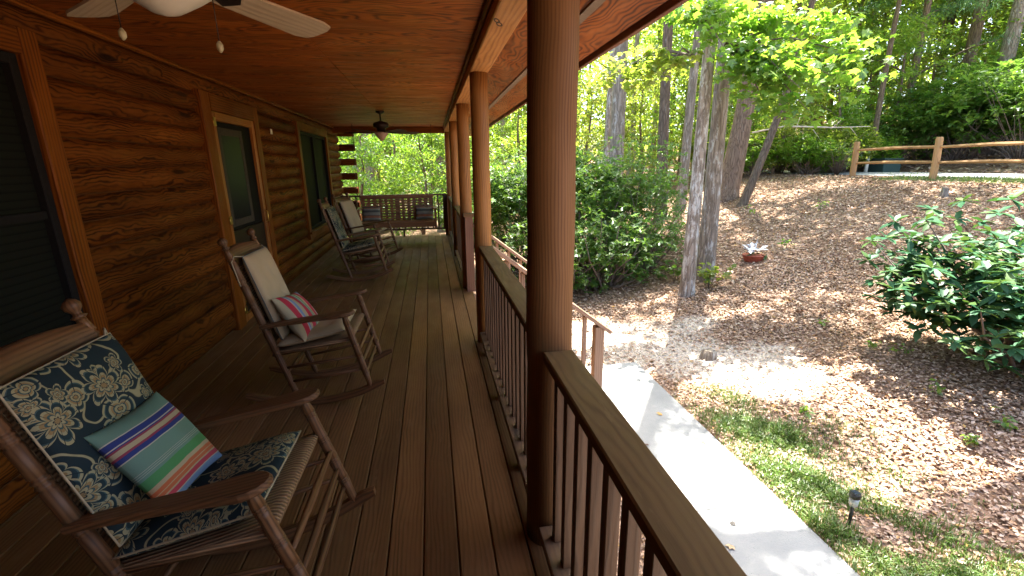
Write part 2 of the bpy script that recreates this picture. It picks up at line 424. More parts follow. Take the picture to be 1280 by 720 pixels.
def stripes(name, stops, axis=1):
    T = NT(name); uv = T.uv(); s = T.sep(uv)
    wob = T.noise(uv, 6.0, 2.0)
    f = T.math('ADD', s[axis], T.math('MULTIPLY', T.math('SUBTRACT', wob, .5), .012))
    c = T.ramp(f, stops, 'CONSTANT')
    wv = T.noise(T.scale(uv, (260, 260, 1)), 1.0, 2.0)
    return T.done(T.bsdf(T.mix(T.maprange(wv, .3, .7, 0, .22), c, (.05, .05, .05)), .85, T.bump(wv, .2, .002), spec=.2))
aq = (.105, .185, .135); wh = (.34, .32, .245); nv = (.018, .03, .13); mr = (.20, .03, .05); crm = (.33, .27, .155); gr = (.055, .19, .06); og = (.38, .105, .038); rd = (.34, .04, .06); bl = (.13, .19, .29); pk = (.36, .018, .035)
STRIPE_A = stripes('aqua_striped_fabric', [(0, bl), (.07, wh), (.08, rd), (.13, crm), (.145, og), (.18, crm), (.19, og), (.23, crm), (.27, gr), (.37, aq), (.40, wh), (.405, aq), (.42, wh), (.425, aq), (.44, wh), (.445, aq), (.60, wh), (.61, nv), (.66, mr), (.68, crm), (.73, mr), (.75, nv), (.76, wh), (.77, nv), (.83, wh), (.84, aq)])
STRIPE_B = stripes('red_striped_fabric', [(0, crm), (.08, pk), (.20, wh), (.23, bl), (.28, crm), (.36, pk), (.48, aq), (.53, wh), (.56, gr), (.60, crm), (.66, pk), (.80, wh), (.84, bl), (.90, nv), (.94, wh)], 0)
dbl = (.085, .08, .065); grb = (.24, .22, .165); ru = (.33, .13, .06)
STRIPE_C = stripes('blue_grey_striped_fabric', [(0, grb), (.14, wh), (.18, ru), (.34, dbl), (.38, grb), (.58, dbl), (.74, grb), (.86, ru), (.92, dbl)])
def tanmat():
    T = NT('tan_fabric'); uv = T.uv(); n = T.noise(uv, 7.0, 3.0); wv = T.noise(T.scale(uv, (420, 420, 1)), 1.0, 2.0)
    return T.done(T.bsdf(T.mix(n, (.30, .22, .12), (.38, .29, .17)), .9, T.bump(wv, .3, .002), spec=.15))
TAN = tanmat()
def weave():
    T = NT('woven_fibre'); s = T.sep(T.uv())
    a = T.math('SINE', T.math('MULTIPLY', s[0], 700.0)); b = T.math('SINE', T.math('MULTIPLY', s[1], 700.0)); f = T.math('MULTIPLY', a, T.math('SIGN', b))
    st = T.math('SINE', T.math('MULTIPLY', s[1], 420.0)); n = T.noise(T.uv(), 20, 4.0)
    c = T.mix(T.maprange(T.math('ADD', st, T.math('MULTIPLY', n, 1.5)), -.6, 2.0, 0, 1), (.07, .036, .016), (.30, .18, .085))
    return T.done(T.bsdf(c, .7, T.bump(st, .6, .004), spec=.3))
WEAVE = weave()

# ------------------------------------------------------------------ setting: ground, walkway, road
def axis(parts):
    out = []
    for a, b, st in parts: out += list(np.arange(a, b-1e-6, st))
    return np.array(out+[parts[-1][1]])
gx = axis([(-150, -20, 8), (-20, -2, 1.5), (-2, 18, .2), (18, 36, .8), (36, 160, 6)])
gy = axis([(-80, -6, 6), (-6, 22, .2), (22, 50, 1.0), (50, 170, 6)])
GX, GY = np.meshgrid(gx, gy)
GZ = gz(GX, GY)
nx_, ny_ = len(gx), len(gy)
idx = np.arange(nx_*ny_).reshape(ny_, nx_)
Fg = np.stack([idx[:-1, :-1], idx[:-1, 1:], idx[1:, 1:], idx[1:, :-1]], -1).reshape(-1, 4)
ground = arrays_mesh('ground', np.stack([GX, GY, GZ], -1).reshape(-1, 3), Fg, GROUNDM, smooth=True)
tag(ground, kind='structure')
WX0, WX1, WY1 = 1.42, 2.60, 5.35
def blob(x, y, cx, cy, rx, ry): return np.exp(-(((x-cx)/rx)**2+((y-cy)/ry)**2))
_sp = [(hit(780, 420), 1.0, .8), (hit(870, 405), .35, .3), (hit(920, 455), .95, .5), (hit(850, 440), .5, .4), (hit(990, 480), .5, .3), (hit(740, 430), .6, .9)]
def sand_mask(x, y): return np.clip(sum(blob(x, y, p[0], p[1], a, b) for p, a, b in _sp), 0, 1)
def grass_mask(x, y):
    m = .85*np.clip(1-np.abs((x-2.92)/.46)**3, 0, 1)*(1/(1+np.exp((y-4.25)*6)))
    m = m+.9*blob(x, y, 3.35, 1.55, .55, .5)+.55*blob(x, y, 3.3, 3.2, .4, .6)
    pat = np.sin(x*5.1+y*2.3)*np.sin(y*4.7-x*1.9)+.6*np.sin(x*11+y*7)
    m = m*(.72+.50*pat)*(x > WX1-.02)
    m = m+.9*((x > 12.3) & (x < 13.6) & (y < 11.5))
    return np.clip(m, 0, 1)
att = ground.data.color_attributes.new('cover', 'FLOAT_COLOR', 'POINT')
fx, fy = GX.ravel(), GY.ravel()
cc = np.zeros((len(fx), 4), 'f'); cc[:, 0] = sand_mask(fx, fy)*((fx > -1) & (fx < 9)); cc[:, 1] = grass_mask(fx, fy); cc[:, 3] = 1
att.data.foreach_set('color', cc.ravel())

mb = MB()
for y0, y1 in ((-6, -2.5), (-2.493, .02), (.027, 2.68), (2.687, WY1)):
    mb.box((WX0, y0, -1.17), (WX1, y1, -1.05), 1, bev=.012)
walkway = tag(mb.build('walkway', CONC), kind='structure')
rx = np.array([13.75, 15.2, 16.75]); ry = np.arange(-60, 121, 2.0)
QX, QY = np.meshgrid(rx, ry); QZ = gz(QX, QY)+np.array([.015, .07, .03])[None]
ii = np.arange(QX.size).reshape(QX.shape); Fr = np.stack([ii[:-1, :-1], ii[:-1, 1:], ii[1:, 1:], ii[1:, :-1]], -1).reshape(-1, 4)
tag(arrays_mesh('road', np.stack([QX, QY, QZ], -1).reshape(-1, 3), Fr, ROADM, smooth=True), kind='structure')

# ------------------------------------------------------------------ porch floor
DY0, DY1 = -6.0, 10.72
mb = MB(); x = .315
while x > -1.99:
    y = DY0
    cuts = [DY0, random.uniform(-1, 1.0), DY1] if random.random() < 0 else [DY0, DY1]
    for a, b in zip(cuts[:-1], cuts[1:]): mb.box((x-.1375, a, -.026), (x, b, 0), 1, bev=.004)
    x -= .1425
mb.box((.320, DY0, -.026), (.452, DY1, 0), 1, bev=.004)
deck = tag(mb.build('porch_floor', DECK), kind='structure')
mb = MB(); mb.box((.40, DY0, -.24), (.44, DY1, -.03), 1); mb.box((-1.97, DY1-.06, -.24), (.398, DY1-.02, -.03), 0)
mb.box((-1.96, DY0, -.046), (.398, DY1-.07, -.031), 1)  # added hidden sheet, keeps sunlit ground from showing through the board gaps
for yy in np.arange(DY0+.3, DY1, 1.6): mb.box((-1.9, yy, -.2), (.39, yy+.04, -.048), 0)
for yy in (-2.4, 1.6, 3.9, 5.75, 8.0, 10.5): mb.box((.27, yy-.07, -1.2), (.39, yy+.07, -.205), 2)
tag(mb.build('porch_floor_frame', RAIL), kind='structure')

# ------------------------------------------------------------------ log cabin
cabin = empty('log_cabin', loc=(-1.95, 4, 0))
tag(cabin, 'log cabin with orange brown stained log wall, screen door and dark windows', 'house')
OFF = Matrix.Translation((1.95, -4, 0))      # children are built in world coordinates
def cab(mbd, name, mat, parent=None):
    o = mbd.build(name, mat); p = parent or cabin; o.parent = p
    o.matrix_parent_inverse = Matrix.Identity(4)
    o.location = (1.95, -4, 0) if p is cabin else (0, 0, 0)
    return o
XW = -1.93; HL = .1547
# openings (y0,y1,z0,z1) incl. trim
OPEN = [(.9, 2.90, .40, 2.19), (4.62, 5.98, -.01, 2.17), (7.66, 9.72, .42, 2.19)]
def log_seg(mb, y0, y1, z0, xf=XW):
    prof = []
    h = HL
    for k in range(11):
        a = -1+2*k/10
        prof.append((xf-.040*abs(a)**2.6, z0+h/2+a*(h/2-.003)))
    prof = prof+[(xf-.16, z0+h), (xf-.16, z0)]
    n = len(prof); o1, o2 = random.random()*5, random.random()*5
    vs = [(p[0], y, p[1]) for y in (y0, y1) for p in prof]; fs = []; us = []
    for i in range(n):
        j = (i+1) % n; fs.append([i, n+i, n+j, j]); us.append([(o1, o2+i*.0155), (o1+y1-y0, o2+i*.0155), (o1+y1-y0, o2+(i+1)*.0155), (o1, o2+(i+1)*.0155)])
    fs.append(list(range(n))); us.append([(o1+p[0], o2+p[1]) for p in prof]); fs.append(list(range(n, 2*n))[::-1]); us.append([(o1+p[0], o2+p[1]) for p in prof[::-1]])
    mb.add(vs, fs, us, False)
wall = MB()
for k in range(15):
    z0 = k*HL; zc = z0+HL/2; segs = [(DY0, 11.05)]
    for y0, y1, a, b in OPEN:
        if a < zc < b:
            new = []
            for s0, s1 in segs:
                if y0 > s0 and y1 < s1: new += [(s0, y0+.05), (y1-.05, s1)]
                else: new.append((s0, s1))
            segs = new
    for s0, s1 in segs:
        # long courses are made of several logs butted together
        pos = s0; 
        while pos < s1-.01:
            L = random.uniform(3.2, 5.5); e = pos+L
            if s1-e < 1.2: e = s1
            log_seg(wall, pos+.0015, e-.0015, z0); pos = e
o = cab(wall, 'log_wall', WALL)
ck = MB()
for k in range(1, 15):
    z0 = k*HL
    for s0, s1 in ([(DY0, .94), (2.86, 4.66), (5.94, 7.70), (9.68, 11.04)] if .5 < z0 < 2.1 else [(DY0, 4.66), (5.94, 11.04)] if z0 < .5 else [(DY0, 11.04)]): ck.box((XW-.050, s0, z0-.003), (XW-.034, s1, z0+.003), 1)
cab(ck, 'chinking', plain('caulk', (.075, .030, .010), .85, spec=.05))
wg = MB()  # added unseen wall behind the camera, darkens the near end of the porch
for k in range(15): wg.box((-1.90, -2.6, k*HL+.003), (.33, -2.44, k*HL+HL-.003), 0, bev=.03)
cab(wg, 'wing_log_wall', WALL)
me = o.data
for p in me.polygons: p.use_smooth = False
# end wall with its own courses, butting out past the corner on every other course
endw = MB()
for k in range(15):
    z0 = k*HL
    if k % 2 == 0: endw.box((-8, 11.06, z0+.004), (-1.62, 11.21, z0+HL-.004), 0, bev=.03)
    else: endw.box((-8, 11.06, z0+.004), (-2.10, 11.21, z0+HL-.004), 0, bev=.03)
cab(endw, 'end_log_wall', WALL)
back = MB(); back.box((-8, DY0, -1.2), (-2.15, 11.0, 2.6)); cab(back, 'inner_wall', DARKFRAME)
ski = MB(); ski.box((-2.12, DY0, -1.2), (-1.98, 11.2, -.03)); cab(ski, 'foundation_wall', RAIL)
def frame(mb, y0, y1, z0, z1, w, xa, xb, bottom=True, bev=.004):
    mb.box((xa, y0, z0), (xb, y0+w, z1), 2, bev=bev); mb.box((xa, y1-w, z0), (xb, y1, z1), 2, bev=bev)
    mb.box((xa, y0+w+.001, z1-w), (xb, y1-w-.001, z1), 1, bev=bev)
    if bottom: mb.box((xa, y0+w+.001, z0), (xb, y1-w-.001, z0+w), 1, bev=bev)
# door
d = MB(); d.box((-2.02, 4.62, .0), (-1.905, 4.80, 2.18), 2, bev=.006); d.box((-2.02, 5.86, .0), (-1.905, 6.0, 2.18), 2, bev=.006); d.box((-2.02, 4.801, 2.03), (-1.903, 5.859, 2.182), 1, bev=.006)
cab(d, 'door_trim', TRIM)
dm = MB(); frame(dm, 4.803, 5.857, .01, 2.028, .075, -1.96, -1.915, True)
door = cab(dm, 'screen_door', SCREENWOOD)
dm = MB(); dm.box((-1.953, 4.88, .09), (-1.935, 5.78, .92), 2); cab(dm, 'kick_panel', BRONZE, door)
dm = MB(); dm.box((-1.958, 4.88, .925), (-1.945, 5.78, 1.95)); cab(dm, 'insect_screen', SCREEN, door)
dm = MB(); frame(dm, 4.93, 5.52, .96, 1.90, .07, -1.944, -1.935); o = cab(dm, 'inner_glass_frame', plain('olive_grey_frame', (.045, .038, .026), .7, spec=.1), door)
dm = MB(); dm.box((-1.943, 5.0, 1.03), (-1.939, 5.45, 1.83)); cab(dm, 'glass', GLASS, door)
for zz in (1.90, 1.0, .10):
    dm = MB(); dm.box((-1.914, 4.812, zz), (-1.909, 4.872, zz+.075), 2); dm.tube([(-1.905, 4.806, zz), (-1.905, 4.806, zz+.075)], .006, 8); cab(dm, 'hinge', BRASS, door)
dm = MB(); dm.tube([(-1.915, 5.80, .92), (-1.885, 5.80, .93), (-1.885, 5.80, 1.04), (-1.915, 5.80, 1.05)], .006, 8); cab(dm, 'handle', BRASS, door)
# windows
def window(y0, y1, z0, z1, blind=False, tw=.12):
    t = MB(); frame(t, y0, y1, z0, z1, tw, -2.02, -1.903, True, .006); t.box((-1.902, y0-.02, z0+tw-.035), (-1.87, y1+.02, z0+tw-.002), 1, bev=.004)
    w = cab(t, 'window', TRIM)
    a, b, c, dd = y0+tw+.002, y1-tw-.002, z0+tw+.002, z1-tw-.002
    fr = MB(); frame(fr, a, b, c, dd, .05, -1.99, -1.93)
    m = (a+b)/2; fr.box((-1.985, m-.03, c+.051), (-1.935, m+.03, dd-.051), 2)
    if blind: fr.box((-1.984, a+.051, (c+dd)/2-.02), (-1.945, m-.031, (c+dd)/2+.02), 1); fr.box((-1.984, m+.031, (c+dd)/2-.02), (-1.945, b-.051, (c+dd)/2+.02), 1)
    cab(fr, 'window_frame', DARKFRAME, w)
    gl = MB(); gl.box((-1.972, a+.05, c+.05), (-1.968, b-.05, dd-.05)); cab(gl, 'window_pane', BLIND if blind else SCREEN, w)
    return w
window(.9, 2.92, .42, 2.19, True); window(7.64, 9.74, .42, 2.19)
# small light switch beside the door
sw = MB(); sw.box((XW-.0, 6.45, 1.93), (XW+.012, 6.50, 1.99)); cab(sw, 'wall_sensor', IVORY)

# ------------------------------------------------------------------ porch roof (ceiling, beams, soffit, shingles)
roof = empty('porch_roof', loc=(.4, 4, 2.2))
tag(roof, 'porch roof with red stained plywood ceiling and timber beam along the posts', 'porch roof')
def rf(mbd, name, mat): o = mbd.build(name, mat, roof); o.location = (-.4, -4, -2.2); return o
c = MB(); yy = DY0
while yy < 11.0:
    e = min(yy+1.22, 11.0); c.box((-2.1, yy+.002, 2.325), (-.72, e-.002, 2.337), 0); c.box((-.716, yy+.002, 2.325), (.335, e-.002, 2.337), 0); yy += 1.22
rf(c, 'ceiling', PLY)
b = MB(); yy = DY0
for y0, y1 in ((DY0, 1.6), (1.6, 5.75), (5.75, 11.0)): b.box((.342, y0+.002, 2.222), (.488, y1-.002, 2.46), 1, bev=.006)
rf(b, 'beam', BEAM)
b = MB(); b.box((-1.93, 10.45, 2.20), (.340, 10.58, 2.32), 0, bev=.005); rf(b, 'end_beam', TRIM)
b = MB(); b.box((.318, DY0, 2.285), (.340, 10.44, 2.323), 1, bev=.006); b.box((-1.925, DY0, 2.29), (-1.89, 10.44, 2.323), 1, bev=.008); rf(b, 'ceiling_moulding', TRIM)
# soffit: gently sloping plywood outside the beam
s = MB(); sl = (2.19-2.33)/(1.05-.49)
Ms = Matrix.Translation((.49, 0, 2.33))@Matrix.Rotation(math.atan(-sl), 4, 'Y')
yy = DY0; Lw = math.hypot(.56, .14)
while yy < 11.6:
    e = min(yy+2.44, 11.6); s.box((0, yy+.002, 0), (Lw-.02, e-.002, .012), 1, M=Ms); yy += 2.44
rf(s, 'soffit', PLY)
s = MB(); s.box((Lw*.52, DY0, -.012), (Lw*.52+.04, 11.6, -.001), 1, M=Ms); rf(s, 'soffit_batten', plain('weathered_batten', (.20, .15, .11), .8))
s = MB(); s.box((1.045, DY0, 2.165), (1.075, 11.6, 2.285), 1, bev=.003); rf(s, 'fascia', wood('fascia_wood', (.10, .03, .015), (.20, .07, .035), 60, 3, 0., .5, .1))
s = MB(); ang = math.atan(.34)
Mr = Matrix.Translation((1.10, 0, 2.295))@Matrix.Rotation(ang, 4, 'Y')
s.box((-8.6, DY0, 0), (0.03, 11.75, .05), 1, M=Mr); rf(s, 'shingle_roof', SHINGLE)
s = MB(); n = [(1.04, 2.30), (-1.9, 3.29), (-1.9, 2.34), (.48, 2.34)]
s.add([(x, y, z) for y in (10.9, 10.94) for x, z in n], [[3, 2, 1, 0], [4, 5, 6, 7], [0, 1, 5, 4], [1, 2, 6, 5], [2, 3, 7, 6], [3, 0, 4, 7]], [[(0, 0), (1, 0), (1, 1), (0, 1)]]*6); rf(s, 'gable_panel', TRIM)
# grade stamp on the beam underside near the second post
fc = bpy.data.curves.new('beam_stamp', 'FONT'); fc.body = '8'; fc.size = .085; fc.extrude = .0005
INK = plain('stamp_ink', (.05, .025, .012), .8); fc.materials.append(INK)
st = bpy.data.objects.new('beam_stamp', fc); COL.objects.link(st); st.parent = roof
st.matrix_local = Matrix.Translation((-.4, -4, -2.2))@Matrix.Translation((.385, 2.62, 2.2205))@Matrix.Rotation(R_(-20), 4, 'Z')@Matrix.Rotation(R_(180), 4, 'X')@Matrix.Diagonal((.8, 2.4, 1, 1))

# ------------------------------------------------------------------ posts
PY = [1.60, 3.88, 5.78, 8.0, 10.48]
plabel = ['thick round log post in front, darkest and closest of the porch posts', 'round orange log post at the house side of the steps where railing ends', 'round log post behind the square newel past the steps', 'round log post between the newel post and corner post', 'corner log post where the end railing meets the side railing']
for i, y in enumerate(PY):
    r = .086 if i == 0 else .073
    m = MB(); k = 14
    m.tube([(.0+.002*math.sin(j*1.7+i), .002*math.cos(j*2.1+i), 2.22*j/k) for j in range(k+1)], [r*(1.03-.06*j/k+.008*math.sin(j*2.3+i)) for j in range(k+1)], 28)
    p = m.build('porch_post', POST_BACKLIT if i == 0 else POST, loc=(.415, y, .0)); tag(p, plabel[i], 'post', 'round log posts along the porch')
mb = MB(); mb.box((.35, -2.6, 0), (.48, -2.47, 2.22), 2)

# ------------------------------------------------------------------ railings
RX0, RX1 = .368, .482
def railing(name, y0, y1, label, supports=True):
    t = empty(name, loc=(.42, (y0+y1)/2, 0)); tag(t, label, 'railing', 'porch railings')
    cy = (y0+y1)/2
    def P(m, nm, mat=RAIL): o = m.build(nm, mat, t); o.location = (-.42, -cy, 0); return o
    m = MB(); m.box((RX0, y0, .833), (RX1, y1, .873), 1, bev=.005); P(m, 'top_rail')
    m = MB(); m.box((.355, y0, .075), (.445, y1, .112), 1, bev=.004); P(m, 'bottom_rail', BALU)
    n = int((y1-y0-.06)/.118); 
    for k in range(n):
        yy = y0+.07+k*(y1-y0-.14)/max(1, n-1)
        m = MB(); m.box((.398, yy-.019, .1125), (.436, yy+.019, .8325), 2, bev=.002); P(m, 'baluster', BALU)
    if supports:
        for yy in np.arange(y0+.35, y1-.1, .75):
            m = MB(); m.box((.37, yy-.03, .001), (.43, yy+.03, .0745), 1); P(m, 'support_block', BALU)
    return t
railing('porch_railing', -1.3, 1.508, 'porch railing nearest the viewer with worn greenish brown top board')
railing('porch_railing', 1.69, 3.80, 'porch railing between the thick front post and the post by the steps')
railing('porch_railing', 5.86, 7.92, 'porch railing from the newel post past the steps to the next log post')
railing('porch_railing', 8.08, 10.40, 'last side railing bay leading to the corner post')
t = empty('porch_railing', loc=(-.8, 10.55, 0)); tag(t, 'dark railing across the far end of the porch behind the swing', 'railing', 'porch railings')
def P(m, nm, mat=BALU): o = m.build(nm, mat, t); o.location = (.8, -10.55, 0); return o
m = MB(); m.box((-1.92, 10.50, .89), (.34, 10.60, .925), 0, bev=.004); P(m, 'top_rail')
m = MB(); m.box((-1.92, 10.53, .14), (.34, 10.57, .18), 0, bev=.003); P(m, 'bottom_rail')
for k in range(18):
    xx = -1.86+k*.125; m = MB(); m.box((xx-.016, 10.535, .181), (xx+.016, 10.565, .889), 2); P(m, 'baluster')
m = MB(); m.box((-.66, 10.53, 0), (-.62, 10.57, .139), 2); P(m, 'support_block'); m = MB(); m.box((.28, 10.52, 0), (.345, 10.58, .889), 2); P(m, 'rail_post')

# ------------------------------------------------------------------ newel, steps and handrails
nw = empty('newel_post', loc=(.43, 5.62, 0)); tag(nw, 'square reddish newel post with flat cap at the far side of the steps', 'newel post')
m = MB(); m.box((-.05, -.05, 0), (.05, .05, .93), 2, bev=.004); m.build('newel_shaft', wood('newel_wood', (.11, .045, .022), (.19, .088, .045), 300, 5, .1, .6, .1), nw)
m = MB(); m.box((-.065, -.07, .931), (.075, .07, .965), 1, bev=.004); m.build('newel_cap', RAIL, nw)
stp = empty('porch_steps', loc=(.46, 4.75, -1.05)); tag(stp, 'wooden steps leading from the porch down to the concrete walkway', 'steps')
NS = 6; rise = 1.05/NS; run = .215
for k in range(1, NS):
    m = MB(); zt = 1.05-rise*k
    m.box((.01+run*(k-1), -.78, zt-.036), (.01+run*k+.02, .78, zt), 1, bev=.004); m.build('tread', STAIRW, stp)
for yy in (-.83, .79):
    m = MB(); q = [(0, .8), (0, 1.03), (run*5+.05, .03+rise*.6), (run*5+.05, 0), (run*4.2, 0)]
    m.add([(x, y, z) for y in (yy, yy+.04) for x, z in q], [[0, 1, 2, 3, 4], [9, 8, 7, 6, 5]]+[[i, i+5, (i+1) % 5+5, (i+1) % 5] for i in range(5)], [[(x, z) for x, z in q], [(x, z) for x, z in q[::-1]]]+[[(0, 0), (0, .04), (.2, .04), (.2, 0)]]*5); m.build('stringer', STAIRW, stp)
def handrail(y, label, x0=.50, z0=.855, x1=1.62, z1=-.005, two=False):
    t = empty('step_handrail', loc=(x1-.12, y, -1.05)); tag(t, label, 'handrail', 'handrails of the porch steps')
    L = math.hypot(x1-x0, z0-z1); a = math.atan2(z0-z1, x1-x0)
    M0 = Matrix.Translation((x0-(x1-.12), 0, z0+1.05))@Matrix.Rotation(a, 4, 'Y')
    m = MB(); m.box((0, -.055, -.035), (L, .055, 0), 0, M=M0, bev=.004); m.build('sloping_rail', STAIRW, t)
    m = MB(); m.box((.56, -.02, -.74), (L-.02, .02, -.70), 0, M=M0, bev=.003); m.build('lower_rail', STAIRW, t)
    m = MB(); m.box((-.045, -.045, 0), (.045, .045, 1.05+z1+math.tan(a)*.08-.015), 2, bev=.003); m.build('rail_post', STAIRW, t)
    n = 6
    for k in range(n):
        xx = x0+.12+k*(x1-x0-.38)/(n-1); zt = z0-(xx-x0)*math.tan(a)-.05; zb = zt-.86
        m = MB(); m.box((xx-(x1-.12)-.018, -.018, zb+1.05), (xx-(x1-.12)+.018, .018, zt+1.05), 2, bev=.002); m.build('baluster', STAIRW, t)
handrail(3.93, 'sloping handrail beside the near log post, with brown end post on the walkway')
handrail(5.60, 'pale sunlit sloping handrail on the far side of the porch steps')

# ------------------------------------------------------------------ ceiling fans
def ceiling_fan(loc, label, bladem, shadem, rot, rb, shr, drop, light):
    t = empty('ceiling_fan', loc=loc); tag(t, label, 'ceiling fan', 'porch ceiling fans')
    m = MB(); m.lathe((0, 0, 0), (0, 0, -drop), [(0, .065), (.15, .062), (.25, .03), (.3, .012), (1, .012)], 20); m.build('downrod', BRONZE, t)
    z = -drop
    m = MB(); m.lathe((0, 0, z+.02), (0, 0, z-.14), [(0, .03), (.08, .05), (.15, .10), (.35, .115), (.55, .11), (.65, .07), (1, .06)], 28); m.build('motor', BRONZE, t)
    zb = z-.14
    for k in range(5):
        a = rot+k*2*math.pi/5
        M0 = Matrix.Rotation(a, 4, 'Z')@Matrix.Translation((0, 0, zb))@Matrix.Rotation(R_(-12), 4, 'X')
        pts = [(.17, -.045), (.30, -.055), (rb-.06, -.068), (rb-.015, -.058), (rb, -.03), (rb, .03), (rb-.015, .058), (rb-.06, .068), (.30, .055), (.17, .045)]
        m = MB(); m.plate(pts, -.004, .004, M0, .001); bl = m.build('blade', bladem, t)
        m = MB(); m.plate([(.08, -.02), (.16, -.015), (.22, -.04), (.25, 0), (.22, .04), (.16, .015), (.08, .02)], -.010, -.005, M0, .001); m.build('blade_iron', BRONZE, bl)
    if light == 'bowl':
        m = MB(); m.lathe((0, 0, z-.13), (0, 0, z-.245), [(0, shr*.85), (.12, shr), (.25, shr*.99), (.45, shr*.90), (.65, shr*.66), (.82, shr*.42), (.93, shr*.26), (1, .004)], 36); m.build('lamp_shade', shadem, t)
    else:
        m = MB(); m.lathe((0, 0, z-.14), (0, 0, z-.27), [(0, shr*.9), (.1, shr), (.35, shr*.8), (.7, shr*.45), (.95, shr*.2), (1, .004)], 30); m.build('lamp_shade', shadem, t)
    for dx, dy, dl in ((.10, .05, .17), (-.13, .03, .15)):
        if light != 'bowl': break
        m = MB(); m.tube([(dx, dy, z-.12), (dx, dy, z-.12-dl)], .0014, 5); pc = m.build('pull_chain', BRONZE, t)
        m = MB(); m.lathe((dx, dy, z-.12-dl), (dx, dy, z-.15-dl), [(0, .003), (.3, .009), (.7, .009), (1, .003)], 10); m.build('knob', CREAMKNOB, pc)
ceiling_fan((-.665, 1.50, 2.325), 'near ceiling fan with pale wooden blades and white bowl shade', BLADEL, MILK, R_(63), .62, .13, .16, 'bowl')
ceiling_fan((-.69, 7.55, 2.325), 'far ceiling fan with dark brown blades over the two rear rocking chairs', BLADED, SHADE2, R_(20), .58, .105, .16, 'cone')

# ------------------------------------------------------------------ rocking chairs
CW = dict(wf=.267, wb=.217, xf=.247, xb=-.18, hs=.434, ha=.588, bx=-.353, bz=1.154)
R0 = 1.0
arc = lambda x: R0-math.sqrt(R0*R0-x*x)
def turned(m, p0, p1, r, rings, n=12, knob=False, taper=.85):
    prof = [(0, r*.72), (.02, r*.8)]
    for t in np.linspace(.05, .95, 13): prof.append((t, r*(1-.22*abs(2*t-1)**2)))
    for q in rings:
        for dq in (-.018, 0, .018):
            prof += [(q+dq-.006, r*1.03), (q+dq-.003, r*.84), (q+dq+.003, r*.84), (q+dq+.006, r*1.03)]
    prof.append((.98, r*.78)); prof.append((1, r*.7))
    prof = sorted(prof)
    m.lathe(p0, p1, prof, n)
    if knob:
        d = (Vector(p1)-Vector(p0)).normalized(); a = Vector(p1)
        m.lathe(a-d*.002, a+d*.075, [(0, .015), (.12, .026), (.22, .014), (.34, .014), (.5, .025), (.7, .028), (.88, .020), (1, .004)], n)
def bp(z, s):  # back post at height z
    t = z/CW['bz']; return Vector((CW['xb']+(CW['bx']-CW['xb'])*t, s*CW['wb'], z))
